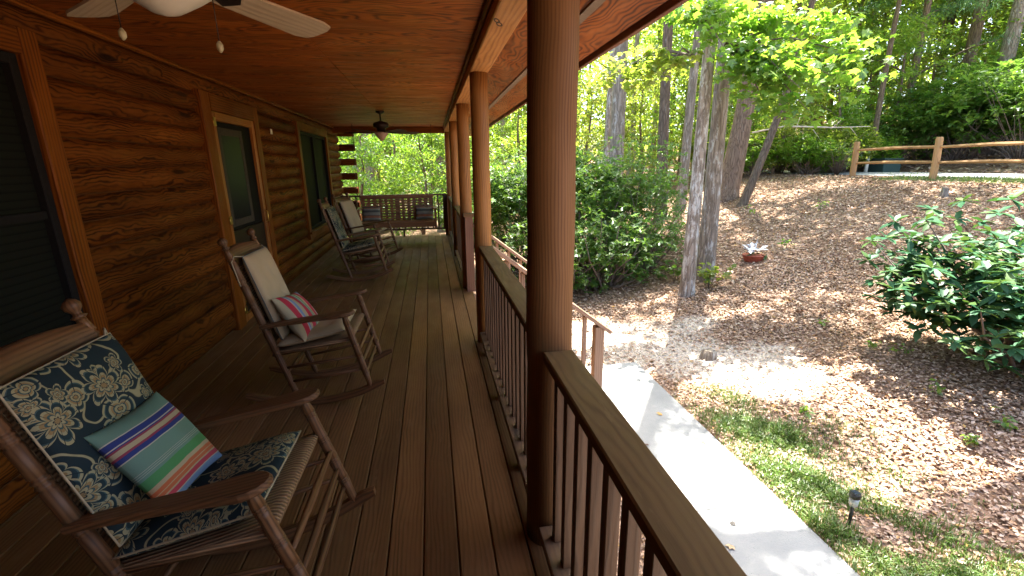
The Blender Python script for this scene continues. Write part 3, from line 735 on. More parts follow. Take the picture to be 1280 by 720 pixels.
def make_chair():
    t = empty('rocking_chair')
    for s in (-1, 1):
        m = MB(); turned(m, (.292, s*CW['wf'], arc(.29)+.032), (.235, s*CW['wf'], CW['ha']), .0215, [.22, .42, .62, .86], 14); m.build('front_post', CHAIRW, t)
        m = MB(); turned(m, bp(.045, s), bp(1.10, s), .0225, [.33, .50, .66, .80, .93], 14, True); m.build('back_post', CHAIRW, t)
        m = MB(); xs = np.linspace(-.50, .385, 19); w = .014
        vs = []; fs = []; us = []
        for i, xx in enumerate(xs):
            z0 = arc(xx); e = .046 if -.47 < xx < .35 else .030
            yy = s*(CW['wb']+(CW['wf']-CW['wb'])*min(1, max(0, (xx+.2)/.47)))
            for (dy, dz) in ((-w, 0), (w, 0), (w, e), (-w, e)): vs.append((xx, yy+dy, z0+dz))
        for i in range(18):
            for k in range(4):
                k2 = (k+1) % 4; fs.append([i*4+k, i*4+k2, i*4+4+k2, i*4+4+k][::-1]); us.append([(xs[i], k*.03), (xs[i], k*.03+.03), (xs[i+1], k*.03+.03), (xs[i+1], k*.03)][::-1])
        fs += [[0, 1, 2, 3], [72, 73, 74, 75][::-1]]; us += [[(0, 0), (0, .03), (.03, .03), (.03, 0)]]*2
        m.add(vs, fs, us); m.build('rocker', CHAIRW, t)
        # arm
        m = MB(); y1 = s*CW['wf']; y0 = s*(CW['wb']+.012); ol = []
        L = .60; x0 = -.285
        for q in np.linspace(0, 1, 9): ol.append((x0+q*L*.86, y0+(y1-y0)*q-(.020+.034*q**1.5)))
        for a in np.linspace(-90, 90, 9): ol.append((x0+L*.86+.075*math.cos(R_(a)), y1+.054*math.sin(R_(a))))
        for q in np.linspace(1, 0, 9): ol.append((x0+q*L*.86, y0+(y1-y0)*q+(.020+.034*q**1.5)))
        m.plate(ol, CW['ha']-.004, CW['ha']+.020, None, .006); m.build('armrest', CHAIRW, t)
        m = MB()
        for zz in (.30, .20): m.lathe((.27, s*(CW['wf']-.001), zz), (bp(zz, s).x, s*CW['wb'], zz-.01), [(0, .008), (.5, .013), (1, .008)], 8)
        m.build('side_stretcher', CHAIRW, t)
    for zz in (.335, .245, .155):
        m = MB(); m.lathe((.272 - .0*zz, -CW['wf'], zz), (.272, CW['wf'], zz), [(0, .008), (.1, .011), (.5, .0145), (.9, .011), (1, .008)], 10); m.build('front_rung', CHAIRW, t)
    m = MB(); m.lathe(bp(.25, -1), bp(.25, 1), [(0, .008), (.5, .013), (1, .008)], 8); m.build('back_rung', CHAIRW, t)
    # woven seat with wrapped rails
    m = MB(); n = 14; vs = []; fs = []; us = []
    prof = [(-.262, -.012), (-.262, .008), (-.245, .018), (-.1, .014), (.1, .014), (.232, .019), (.252, .012), (.262, -.002), (.256, -.018), (.235, -.024), (-.245, -.024)]
    for j in range(n+1):
        q = -1+2*j/n
        for x, z in prof:
            f = (x+.26)/.52; wy = (CW['wb']-.004)*(1-f)+(CW['wf']-.004)*f
            ex = .004*(abs(q) ** 12)
            vs.append((x-.012, q*wy, CW['hs']-.012+z*(1-.3*abs(q)**10)-.03*(1-f)))
    k = len(prof)
    for j in range(n):
        for i in range(k):
            i2 = (i+1) % k; f = [j*k+i, j*k+i2, (j+1)*k+i2, (j+1)*k+i]
            fs.append(f); us.append([(vs[a][0], vs[a][1]) for a in f])
    fs.append(list(range(k))[::-1]); us.append([(vs[a][0], vs[a][2]) for a in fs[-1]]); fs.append(list(range(n*k, n*k+k))); us.append([(vs[a][0], vs[a][2]) for a in fs[-1]])
    m.add(vs, fs, us, True); m.build('woven_seat', WEAVE, t)
    # crest rail and lower back rail
    def curved(z0, z1, th, name, bow=.03):
        m = MB(); n = 12; vs = []
        for j in range(n+1):
            q = -1+2*j/n; b = -bow*(1-q*q)
            for z, dx in ((z0, th), (z0, -th), (z1, -th), ((z0+z1)/2, -th*1.3), (z1, th), ((z0+z1)/2, th*1.25)):
                pass
            zz0, zz1 = z0, z1+.02*(1-q*q)
            for z, dx in ((zz0, th*.6), ((zz0*.7+zz1*.3), th), ((zz0*.3+zz1*.7), th), (zz1, th*.5), (zz1, -th*.5), ((zz0*.3+zz1*.7), -th), ((zz0*.7+zz1*.3), -th), (zz0, -th*.6)):
                p = bp(z, 0); vs.append((p.x+dx+b, q*(CW['wb']-.008), z))
        fs = []; us = []
        for j in range(n):
            for i in range(8):
                i2 = (i+1) % 8; fs.append([j*8+i, j*8+i2, j*8+8+i2, j*8+8+i]); us.append([(vs[a][1], vs[a][2]+i*.02) for a in fs[-1]])
        m.add(vs, fs, us, True); m.build(name, CHAIRW, t)
    curved(.985, 1.085, .022, 'crest_rail'); curved(.46, .515, .011, 'lower_back_rail', .015)
    m = MB(); p0, p1 = bp(.515, 0), bp(.985, 0); n = 8; vs = []; fs = []; us = []
    for j in range(n+1):
        q = -1+2*j/n
        for p, dx in ((p0, .006), (p1, .006), (p1, -.006), (p0, -.006)): vs.append((p.x+dx-.02*(1-q*q), q*.19, p.z))
    for j in range(n):
        for i in range(4):
            i2 = (i+1) % 4; fs.append([j*4+i, j*4+i2, j*4+4+i2, j*4+4+i]); us.append([(vs[a][1], vs[a][2]) for a in fs[-1]])
    fs += [[3, 2, 1, 0], [n*4, n*4+1, n*4+2, n*4+3]]; us += [[(0, 0), (0, .1), (.1, .1), (.1, 0)]]*2
    m.add(vs, fs, us); m.build('woven_back', WEAVE, t)
    return t
def chairM(x, y, h, p): return Matrix.Translation((x, y, R0))@Matrix.Rotation(h, 4, 'Z')@Matrix.Rotation(-p, 4, 'Y')@Matrix.Translation((0, 0, -R0))
CH = [(-.864, 1.513, -.025, .19), (-.869, 3.184, -.019, .131), (-1.088, 6.677, .023, .136), (-1.12, 7.906, -.338, .175)]
clab = ['dark turned rocking chair in front with woven seat and teal floral cushions', 'brown rocking chair by the screen door holding the red striped pillow',
        'rocking chair with floral cushions under the far window', 'rocking chair with tan cushions standing before the porch swing']
chairs = [make_chair()]
for i in range(1, 4): chairs.append(copy_tree(chairs[0]))
CM = []
for c_, q, l in zip(chairs, CH, clab):
    M = chairM(*q); c_.matrix_world = M; CM.append(M); tag(c_, l, 'rocking chair', 'rocking chairs on the porch')

def pad(name, w, h, th, mat, M, label, cat, n=22, pinch=.0, tuft=False, puff=2.5, piping=None, ties=None, group=None):
    """soft pad in its local XY plane, z out of the front"""
    V = []; U = []
    def pt(a, b, sgn):
        # a,b in -1..1
        e = 1-.06*pinch*(1-abs(b)**2)*1.0; g = 1-.06*pinch*(1-abs(a)**2)
        x = a*w/2*e*(1-.02*b*b*0); y = b*h/2*g
        prof = max(0, (1-abs(a)**puff))**.5*max(0, (1-abs(b)**puff))**.5
        z = sgn*th/2*prof
        z += sgn*.004*math.sin(a*7+b*3+w*40)*prof*(1 if pinch else .5)
        if tuft:
            for ta, tb in tuft:
                d2 = ((a-ta)*w)**2+((b-tb)*h)**2; z -= sgn*th*.28*math.exp(-d2/.0045)
        return (x, y, z)
    g = [math.sin(math.pi/2*t) for t in np.linspace(-1, 1, n+1)]
    vs = []; fs = []; us = []
    for sgn in (1, -1):
        b0 = len(vs)
        for j in range(n+1):
            for i in range(n+1): vs.append(pt(g[i], g[j], sgn))
        for j in range(n):
            for i in range(n):
                f = [b0+j*(n+1)+i, b0+j*(n+1)+i+1, b0+(j+1)*(n+1)+i+1, b0+(j+1)*(n+1)+i]
                u = [((g[i]+1)/2, (g[j]+1)/2), ((g[i+1]+1)/2, (g[j]+1)/2), ((g[i+1]+1)/2, (g[j+1]+1)/2), ((g[i]+1)/2, (g[j+1]+1)/2)]
                if mat in (FLORAL, TAN): u = [(a*w, b*h) for a, b in u]
                if sgn < 0: f.reverse(); u.reverse()
                fs.append(f); us.append(u)
    m = MB(); m.add(vs, fs, us, True); o = m.build(name, mat); o.matrix_world = M; tag(o, label, cat, group)
    if piping:
        m = MB(); per = [pt(t, -1, 1) for t in np.linspace(-1, 1, 12)]+[pt(1, t, 1) for t in np.linspace(-1, 1, 12)][1:]+[pt(t, 1, 1) for t in np.linspace(1, -1, 12)][1:]+[pt(-1, t, 1) for t in np.linspace(1, -1, 12)][1:]
        m.tube(per, .0035, 6, False); m.build('piping', piping, o)
    if ties:
        for pts in ties:
            m = MB(); m.tube(pts, .004, 5); m.build('tie', ties_mat, o)
    return o
ties_mat = CORD
bang = math.atan2(CW['xb']-CW['bx'], CW['bz'])     # lean of the back posts
def backM(zc, y=0., off=.055):   # local frame on the chair back: X across (+y to viewer's far side), Y up the back, Z to the front
    p = bp(zc, 0)
    up = Vector((CW['bx']-CW['xb'], 0, CW['bz'])).normalized(); nrm = Vector((up.z, 0, -up.x)); side = up.cross(nrm)
    M = Matrix.Identity(4)
    for i, a in enumerate((side, up, nrm)):
        for k in range(3): M[k][i] = a[k]
    M.translation = Vector((p.x, y, p.z))+nrm*off
    return M
def seatM(x=0., y=0., z=.485, tilt=-.06): return Matrix.Translation((x, y, z))@Matrix.Rotation(tilt, 4, 'Y')@Matrix.Rotation(R_(90), 4, 'Z')
T2 = [(a, b) for a in (-.45, .45) for b in (-.55, 0, .55)]
descr = [('teal and cream floral', 'front rocking chair'), ('plain tan', 'rocking chair by the screen door'), ('black and white floral', 'rocking chair under the far window'), ('plain tan', 'rocking chair before the porch swing')]
for i in range(4):
    fl = i in (0, 2); mat = FLORAL if fl else TAN; w, h = (.43, .555) if fl else (.38, .58)
    tie = [[(w/2-.02, h/2, 0), (w/2+.03, h/2+.02, -.03), (w/2+.055, h/2-.01, -.05), (w/2+.06, h/2-.10, -.06)], [(-w/2+.02, h/2, 0), (-w/2-.03, h/2+.02, -.03), (-w/2-.05, h/2-.01, -.05), (-w/2-.055, h/2-.16, -.06)]]
    pad('back_cushion', w, h, .075, mat, CM[i]@backM(.745), descr[i][0]+' back cushion tied to the '+descr[i][1], 'cushion', puff=7, tuft=None if fl else [(a, b) for a in (-.35, .35) for b in (-.5, .0, .5)], piping=NAVYCORD if not fl else CORD, ties=tie, group='back cushions of the rocking chairs')
    pad('seat_cushion', .45, .43, .07, mat, CM[i]@seatM(-.01, 0, .462), descr[i][0]+' seat cushion on the '+descr[i][1], 'cushion', puff=6, tuft=None if fl else [(a, b) for a in (-.4, .4) for b in (-.4, .4)], piping=CORD, group='seat cushions of the rocking chairs')
Mp = CM[0]@Matrix.Translation((-.135, .01, .65))@Matrix.Rotation(-.424, 4, 'Y')@Matrix.Rotation(R_(90), 4, 'Z')@Matrix.Rotation(R_(90), 4, 'X')@Matrix.Rotation(-.077, 4, 'Z')
pad('throw_pillow', .325, .33, .12, STRIPE_A, Mp, 'aqua striped pillow with navy, green and orange bands in the front rocking chair', 'pillow', pinch=1.2, puff=2.2, group='striped pillows')
Mp = CM[1]@Matrix.Translation((-.10, -.04, .575))@Matrix.Rotation(R_(-26), 4, 'Y')@Matrix.Rotation(R_(90), 4, 'Z')@Matrix.Rotation(R_(90), 4, 'X')@Matrix.Rotation(R_(-10), 4, 'Z')
pad('throw_pillow', .38, .34, .14, STRIPE_B, Mp, 'red and cream striped pillow on the tan cushioned chair by the door', 'pillow', pinch=1.2, puff=2.2, group='striped pillows')

# ------------------------------------------------------------------ porch swing
sx0, sx1 = -1.45, .04
swg = empty('porch_swing', loc=(-.7, 9.7, .3)); tag(swg, 'wooden slatted porch swing bench hanging by the far railing', 'porch swing')
def S(m, nm, mat=SWINGW): o = m.build(nm, mat, swg); o.location = (.7, -9.7, -.3); return o
m = MB()
Mb = Matrix.Translation((0, 9.93, .42))@Matrix.Rotation(R_(-10), 4, 'X')
for k in range(9): m.box((sx0+.02, -.010, .03+k*.053), (sx1-.02, .006, .065+k*.053), 0, M=Mb, bev=.002)
for k in range(13):
    xx = sx0+.06+k*(sx1-sx0-.12)/12; wd = .028 if k != 6 else .045
    m.box((xx-wd, .0065, .0), (xx+wd, .022, .50), 2, M=Mb)
m.box((sx0, -.014, .485), (sx1, .024, .535), 0, M=Mb, bev=.004)
S(m, 'slatted_back')
m = MB()
for k in range(6): m.box((sx0+.02, 9.50+k*.072, .425), (sx1-.02, 9.56+k*.072, .445), 0, bev=.003)
S(m, 'slatted_seat')
m = MB(); m.box((sx0, 9.47, .335), (sx1, 9.498, .44), 0, bev=.004); m.box((sx0, 9.93, .335), (sx1, 9.955, .42), 0); S(m, 'seat_apron')
for s_, xx in ((-1, sx0), (1, sx1)):
    m = MB(); m.box((xx-.02, 9.45, .68), (xx+.065 if s_ > 0 else xx+.05, 9.98, .705), 1, bev=.006); S(m, 'armrest')
    m = MB(); m.box((xx-.005, 9.475, .30), (xx+.045, 9.53, .679), 2, bev=.005); S(m, 'arm_post')
    for yy in (9.50, 9.95):
        m = MB(); m.tube([(xx+.02, yy, .66), (xx+.02, 9.72, 2.32)], .0035, 5); S(m, 'chain', STEEL)
for px_, lab in ((-1.22, 'blue grey striped pillow at the wall end of the porch swing'), (-.16, 'blue grey striped pillow at the post end of the porch swing')):
    pad('throw_pillow', .36, .29, .12, STRIPE_C, Matrix.Translation((px_, 9.83, .59))@Matrix.Rotation(R_(78), 4, 'X'), lab, 'pillow', n=14, pinch=1., puff=2.2, group='striped pillows')

# ------------------------------------------------------------------ foliage tools
def rotmats(yaw, pitch, roll):
    cy, sy, cp, sp, cr, sr = np.cos(yaw), np.sin(yaw), np.cos(pitch), np.sin(pitch), np.cos(roll), np.sin(roll)
    M = np.empty((len(yaw), 3, 3))
    # R = Rz(yaw) Rx(pitch) Ry(roll); leaf lies in XY, tip to +Y, normal +Z
    M[:, 0, 0] = cy*cr-sy*sp*sr; M[:, 0, 1] = -sy*cp; M[:, 0, 2] = cy*sr+sy*sp*cr
    M[:, 1, 0] = sy*cr+cy*sp*sr; M[:, 1, 1] = cy*cp; M[:, 1, 2] = sy*sr-cy*sp*cr
    M[:, 2, 0] = -cp*sr; M[:, 2, 1] = sp; M[:, 2, 2] = cp*cr
    return M
LEAF = {
    'diamond': (np.array([(0, 0, 0), (.30, .5, .07), (0, 1, -.08), (-.30, .5, .07)], float), np.array([(0, 1, 2), (0, 2, 3)])),
    'oval': (np.array([(0, 0, 0), (.15, .25, .03), (.20, .62, .03), (0, 1, -.08), (-.20, .62, .03), (-.15, .25, .03), (0, .5, 0)], float), np.array([(0, 1, 6), (1, 2, 6), (2, 3, 6), (3, 4, 6), (4, 5, 6), (5, 0, 6)])),
    'maple': (np.array([(0, 0, 0), (.42, .08, -.03), (.28, .30, .02), (.56, .58, -.06), (.20, .62, .03), (0, 1.0, -.08), (-.20, .62, .03), (-.56, .58, -.06), (-.28, .30, .02), (-.42, .08, -.03), (0, .40, .04)], float),
              np.array([(0, 1, 10), (1, 2, 10), (2, 3, 10), (3, 4, 10), (4, 5, 10), (5, 6, 10), (6, 7, 10), (7, 8, 10), (8, 9, 10), (9, 0, 10)])),
    'needle': (np.array([(-.02, 0, 0), (.02, 0, 0), (.012, 1, -.1), (-.012, 1, -.1)], float), np.array([(0, 1, 2), (0, 2, 3)])),
}
def leaves(pos, yaw, pitch, roll, size, kind):
    tv, tf = LEAF[kind]; n = len(pos); k = len(tv)
    V = np.einsum('nij,kj->nki', rotmats(yaw, pitch, roll), tv)*size[:, None, None]+pos[:, None, :]
    Fc = (tf[None]+(np.arange(n)*k)[:, None, None]).reshape(-1, 3)
    return V.reshape(-1, 3), Fc
def mesh_only(name, V, Fc, mat):
    me = bpy.data.meshes.new(name); m, k = Fc.shape
    me.vertices.add(len(V)); me.vertices.foreach_set('co', np.ascontiguousarray(V, 'f').ravel())
    me.loops.add(m*k); me.loops.foreach_set('vertex_index', np.ascontiguousarray(Fc, 'i').ravel())
    me.polygons.add(m); me.polygons.foreach_set('loop_start', np.arange(0, m*k, k, dtype='i')); me.update(calc_edges=True); me.materials.append(mat)
    return me
def clumpleaves(g, cl, rad, n, size, kind, flat=.45, up=.55):
    w = rad**2; ci = g.choice(len(cl), n, p=w/w.sum())
    d = g.normal(size=(n, 3)); d /= np.linalg.norm(d, axis=1)[:, None]; d *= (g.random(n)**.45)[:, None]
    d[:, 2] *= flat
    pos = cl[ci]+d*rad[ci][:, None]
    yaw = g.uniform(0, 6.283, n); pitch = g.normal(-.35, .45, n)/max(up, .2)*.55; roll = g.normal(0, .5, n)
    return leaves(pos, yaw, pitch, roll, size*g.uniform(.65, 1.3, n), kind)
def crown_mesh(name, seed, h, r, z0, ncl, n, size, mat, kind='diamond', flat=.45, shape='egg', rc=(.5, 1.0)):
    g = np.random.default_rng(seed); cl = []
    while len(cl) < ncl:
        z = g.uniform(z0, h); f = (z-z0)/(h-z0)
        if shape == 'egg': rr = r*math.sqrt(max(.02, 1-(2*f-.85)**2/1.5))
        elif shape == 'cone': rr = r*(1-f*.9)
        else: rr = r
        a = g.uniform(0, 6.283); q = math.sqrt(g.random())*rr
        cl.append((q*math.cos(a), q*math.sin(a), z))
    cl = np.array(cl); rad = g.uniform(rc[0], rc[1], ncl)
    V, Fc = clumpleaves(g, cl, rad, n, size, kind, flat)
    return mesh_only(name, V, Fc, mat), cl
# shared crowns
CROWN = {}
for i in range(4):
    CROWN['forest%d' % i] = crown_mesh('crown', 20+i, 17, 3.0, 4.2, 60, 4800, .23, FOREST if i % 2 == 0 else YELLOWG, rc=(.7, 1.5))
for i in range(3):
    CROWN['under%d' % i] = crown_mesh('crown', 40+i, 6.5, 2.0, .7, 60, 6500, .135, (MAPLE, FOREST, YELLOWG)[i], rc=(.35, .8))
CROWN['pine0'] = crown_mesh('crown', 61, 14, 2.6, 4.0, 70, 9000, .34, PINE, 'needle', .3, 'cone', (.5, .9))
CROWN['high0'] = crown_mesh('crown', 71, 15, 3.0, 7.5, 40, 6000, .17, FOREST, rc=(.5, 1.1))
CROWN['sparse0'] = crown_mesh('crown', 81, 15, 2.6, 9.5, 22, 1700, .16, FOREST, rc=(.4, .9))
CROWN['sparse1'] = crown_mesh('crown', 82, 15, 2.8, 9.0, 22, 1900, .16, MAPLE, rc=(.4, .9))
CROWN['high1'] = crown_mesh('crown', 72, 15, 3.2, 7.0, 40, 7000, .17, FOREST, rc=(.5, 1.1))

def trunk_pts(base, top, wob, g, n=12, curve=0.0):
    b = np.array(base); t = np.array(top); L = np.linalg.norm(t-b); pts = []
    ph = g.uniform(0, 6, 4)
    for k in range(n+1):
        f = k/n; p = b+(t-b)*f; a = wob*math.sin(math.pi*f)
        p = p+np.array([math.sin(f*4+ph[0])*a+curve*f*(1-f)*4, math.sin(f*5+ph[1])*a, 0]); pts.append(p)
    return pts
def tree(name, base, r, h, lean=(0, 0), bark=None, crown='forest0', scale=1.0, rotz=0.0, label='', cat='tree', group='forest trees', wob=.06, sy=None, limbs=9, seed=0, curve=0.0, crown_z=None, flare=1.35):
    g = np.random.default_rng(seed+int(base[0]*97+base[1]*31) % 9973)
    t = empty(name, loc=tuple(base)); tag(t, label, cat, group)
    pts = trunk_pts((0, 0, -.15), (lean[0], lean[1], h), wob, g, 14, curve)
    m = MB(); ra = [r*(1-.72*k/14) for k in range(15)]; ra[0] = r*flare; ra[1] = max(ra[1], r*1.02)
    # finer root flare
    p0 = pts[0]; pts2 = [p0, p0+(pts[1]-p0)*.12, p0+(pts[1]-p0)*.35]+pts[1:]; ra2 = [r*flare*1.15, r*flare, r*1.1]+ra[1:]
    m.tube(pts2, ra2, 12 if r < .2 else 18)
    me, cl = CROWN[crown]; s = scale; ca, sa = math.cos(rotz), math.sin(rotz); zs = sy or s
    cs = np.array([(s*(c[0]*ca-c[1]*sa), s*(c[0]*sa+c[1]*ca), zs*c[2]) for c in cl])
    for q in g.choice(len(cs), min(limbs, len(cs)), replace=False):
        e = cs[q]; f = min(.97, max(.12, (e[2]-.25*math.hypot(e[0], e[1])-.3)/h)); k = f*14; i = int(k); a = pts[i]+(pts[min(14, i+1)]-pts[i])*(k-i)
        mid = (a+e)/2+np.array([g.normal(0, .15), g.normal(0, .15), .12*np.linalg.norm(e-a)])
        rl = max(.012, r*(1-.72*f)*.38); m.tube([a, a+(mid-a)*.5+np.array([0, 0, .05]), mid, e], [rl, rl*.8, rl*.6, rl*.2], 6)
    m.build('trunk', bark or BARK_GREY, t)
    c = bpy.data.objects.new('crown', me); COL.objects.link(c); c.parent = t; c.scale = (s, s, zs); c.rotation_euler = (0, 0, rotz)
    c.location = (lean[0]*.6, lean[1]*.6, 0)
    return t
def spray(t, base, start, ends, n, size, mat, kind, rad, seed, flat=.28, name='leafy_branch'):
    """low leafy branch of a tree: limb and leaves as children of tree t (world points)"""
    g = np.random.default_rng(seed); b = np.array(base)
    m = MB(); cl = []; rr = []
    for e in ends:
        e = np.array(e)-b; s = np.array(start)-b; mid = (s+e)/2+np.array([0, 0, .2]); m.tube([s, (s+mid)/2, mid, e], [.022, .017, .012, .004], 6)
        for f in np.linspace(.45, 1.05, 7): cl.append(s+(e-s)*f+np.array([g.normal(0, .12), g.normal(0, .12), .12*math.sin(f*3)+g.normal(0, .06)])); rr.append(rad*(.6+.5*g.random()))
    o = m.build(name, TWIG, t)
    V, Fc = clumpleaves(g, np.array(cl), np.array(rr), n, size, kind, flat)
    arrays_mesh('leaves', V, Fc, mat, o)

# ------------------------------------------------------------------ trees one can tell apart
b1 = hit(858, 369)
tA = tree('lichened_tree', b1, .115, 15, (.05, .1), BARK_PALE, 'sparse0', .24, .4, 'pale lichened trunk at the foot of the slope, thinner of the close pair', wob=.05, seed=1, sy=1.0)
b2 = hit(881, 348)
tB = tree('lichened_tree', b2, .155, 16, (-.2, .1), BARK_DARK2, 'sparse1', .27, 2.2, 'thick pale furrowed trunk just behind the thinner trunk of the close pair', wob=.04, seed=2, sy=1.05)
# low bright maple boughs hanging over the yard
def sp(px, py, dist):
    d = ray(px, py); d = d/np.hypot(d[0], d[1]); return CAM+d*dist
spray(tB, b2, sp(905, 60, 8.9), [sp(985, 70, 8.2), sp(1040, 95, 8.0), sp(1075, 70, 8.4), sp(1000, 110, 7.8), sp(955, 95, 8.4), sp(1060, 30, 8.8), sp(980, 20, 8.6), sp(930, 30, 8.6), sp(955, 128, 8.3), sp(1010, 138, 8.0), sp(925, 95, 8.7), sp(1050, 120, 8.2)], 1700, .125, MAPLE, 'maple', .50, 5)
spray(tA, b1, sp(868, 70, 8.4), [sp(800, 95, 7.8), sp(745, 105, 7.4), sp(770, 85, 7.7), sp(835, 85, 8.0)], 420, .115, YELLOWG, 'maple', .30, 6)
spray(tA, b1, sp(862, 30, 8.4), [sp(850, 20, 8.0), sp(880, 15, 7.9), sp(905, 60, 7.7), sp(920, 10, 8.0)], 420, .12, MAPLE, 'maple', .36, 16)
b3 = hit(826, 275)
tree('grey_tree', b3, .17, 17, (-.5, .1), BARK_DARK, 'sparse0', 1.0, .3, 'straight dark grey trunk rising behind the laurel thicket', seed=3, crown_z=5)
b4 = hit(850, 262)
tree('grey_tree', b4, .155, 16, (.6, .1), BARK_GREY, 'sparse1', .9, 1.3, 'grey trunk leaning away behind the close pair of pale trunks', seed=4)
b5 = hit(907, 248)
tree('leaning_tree', b5, .31, 17, (1.5, .2), BARK_BROWN, 'high0', 1.45, 2.3, 'thick leaning brown trunk at the top of the leafy slope', seed=5, curve=.25, sy=1.15)
b6 = hit(925, 258)
tree('leaning_tree', b6, .12, 11, (1.9, .0), BARK_DARK, 'high1', .95, .7, 'slim dark crooked trunk right beside the thick leaning tree', seed=6, curve=.5)
spec = [
    # px, distance, radius, height, lean, bark, crown, scale, label
    (757, 18, .13, 16, (.3, 0), BARK_PALE, 'sparse0', 1.1, 'slim pale trunk next to a broad grey trunk behind the laurel thicket'),
    (770, 15.5, .25, 18, (.1, 0), BARK_GREY, 'sparse0', 1.1, 'broad grey trunk standing behind the laurel thicket by the porch eave'),
    (789, 23, .13, 17, (.2, .2), BARK_GREY, 'sparse0', 1.1, 'thin straight trunk in the gap between broad grey and dark grey trunks'),
    (868, 27, .15, 17, (-.3, 0), BARK_BROWN, 'forest2', .9, 'distant brown trunk seen between the close pale pair and leaning trees'),
    (975, 24, .12, 15, (-.3, 0), BARK_DARK, 'forest1', .85, 'thin dark trunk beyond the road under the bright maple boughs'),
    (1003, 29, .17, 17, (.1, 0), BARK_PALE, 'forest3', .95, 'pale slender trunk far beyond the road, above the fallen bleached branch'),
    (1045, 27, .16, 16, (.2, 0), BARK_BROWN, 'forest0', .9, 'brown trunk beyond the road just short of the fence end post'),
    (1088, 22, .10, 15, (-.2, 0), BARK_DARK, 'high0', .9, 'slim black trunk behind the road beside the green utility box'),
    (1118, 30, .13, 17, (.3, 0), BARK_PALE, 'sparse1', 1.1, 'thin whitish trunk behind the utility box, among the pines'),
    (1183, 29, .26, 18, (-.1, 0), BARK_BROWN, 'sparse0', 1.4, 'forked looking brown trunk above the rhododendron bank'),
    (1226, 26, .27, 18, (.3, 0), BARK_GREY, 'sparse1', 1.4, 'thick grey trunk leaning outward above the rhododendron bank'),
    (1262, 31, .17, 18, (.3, 0), BARK_DARK, 'sparse0', 1.4, 'dark upright trunk at the far edge of the rhododendron bank'),
    (1150, 34, .20, 20, (.0, 0), BARK_DARK, 'pine0', 1.3, 'tall blue green pine rising behind the bank'),
    (1120, 26, .16, 15, (.0, 0), BARK_BROWN, 'pine0', 1.0, 'blue green pine over the road with drooping boughs'),
    (462, 21, .20, 16, (-.2, 0), BARK_GREY, 'under0', 1.6, 'grey trunk seen over the porch swing next to the cabin corner'),
    (487, 25, .12, 14, (.1, 0), BARK_BROWN, 'under1', 1.5, 'thin trunk seen above the middle of the porch swing'),
    (536, 23, .13, 15, (.1, 0), BARK_DARK, 'forest0', .85, 'thin dark trunk seen above the swing armrest'),
    (551, 19, .22, 16, (.05, 0), BARK_BROWN, 'sparse0', 1.1, 'broad trunk seen beside the porch corner post'),
    (630, 24, .16, 15, (.0, 0), BARK_GREY, 'sparse0', 1.1, 'grey trunk behind the laurels between the porch posts'),
    (700, 22, .16, 16, (.2, 0), BARK_DARK, 'sparse0', 1.1, 'dark trunk behind the laurels next to the porch eave'),
]
for i, (px, dist, r, h, ln, bk, cr, sc, lab) in enumerate(spec):
    tree('forest_tree', along(px, dist), r, h, ln, bk, cr, sc, i*1.37, lab, seed=100+i)
# unseen trees added beyond the frame so their crowns dapple the yard
for i, (x, y, h, cr, sc) in enumerate([(13.0, 6.9, 15, 'high0', .9), (7.2, 1.9, 12, 'high1', .52), (13.6, 8.0, 16, 'high1', 1.2)]):
    lab = ['tall shade tree at the yard edge uphill of the rhododendron', 'shade tree beside the rhododendron on the slope', 'tall shade tree between the fence and the road', 'shade tree down the slope in front of the rhododendron'][i]
    tree('shade_tree', (x, y, float(gz(x, y))), .2, h, ((.2, .2), (-4.6, 5.6), (-.4, .6), (.2, .2))[i], BARK_GREY, cr, sc, i*2.1, lab, seed=300+i, sy=(1.0, .75, 1.0, .9)[i], group='shade trees around the yard')
# understory filling the wood: one clear kind each
under = [
    (452, 15, 0, .62, 'bright green understory maple beside the cabin corner logs'), (492, 17, 0, .75, 'bright green understory maple behind the middle of the swing'), (525, 14.5, 1, .62, 'green understory tree behind the end railing'),
    (590, 17, 1, .75, 'dark green understory tree behind the far side railing'), (650, 19, 1, .9, 'understory tree behind the laurels between two posts'), (735, 20, 2, .9, 'yellow green understory tree by the porch eave'),
    (800, 21, 2, .85, 'yellow green understory tree between grey trunks'), (850, 23, 0, .8, 'green understory tree behind the close pair of trunks'), (890, 22, 2, .75, 'yellow green sapling behind the thick leaning tree'),
    (935, 24, 0, .85, 'bright understory tree across the road under the maple boughs'), (968, 20.5, 2, .55, 'low yellow green sapling by the road edge'), (1000, 26, 2, .9, 'yellow green understory tree far across the road'),
    (1035, 23, 0, .75, 'bright green understory tree across the road by the fence end'), (1070, 28, 2, 1.0, 'tall yellow green understory tree behind the utility box'), (1105, 24, 1, .8, 'dark green understory tree right of the utility box'),
    (1145, 32, 2, 1.2, 'yellowing understory tree high on the bank'), (1200, 33, 1, 1.3, 'green understory tree high on the bank between two thick trunks'), (1250, 34, 2, 1.3, 'yellow green understory tree high on the bank by the dark trunk'),
    (1275, 28, 1, 1.1, 'green understory tree at the outer end of the bank'), (475, 26, 2, 1.1, 'yellow green tree far behind the swing'), (560, 27, 0, 1.1, 'tall green understory tree beyond the corner post'), (690, 27, 2, 1.1, 'yellow green tree beyond the laurels'),
]
for i, (px, dist, v, sc, lab) in enumerate(under):
    tree('understory_tree', along(px, dist), .05+.03*sc, 5.6*sc, (0, 0), BARK_BROWN, 'under%d' % v, sc*1.05, i*2.4, lab, group='understory trees', seed=500+i, limbs=14, wob=.15)
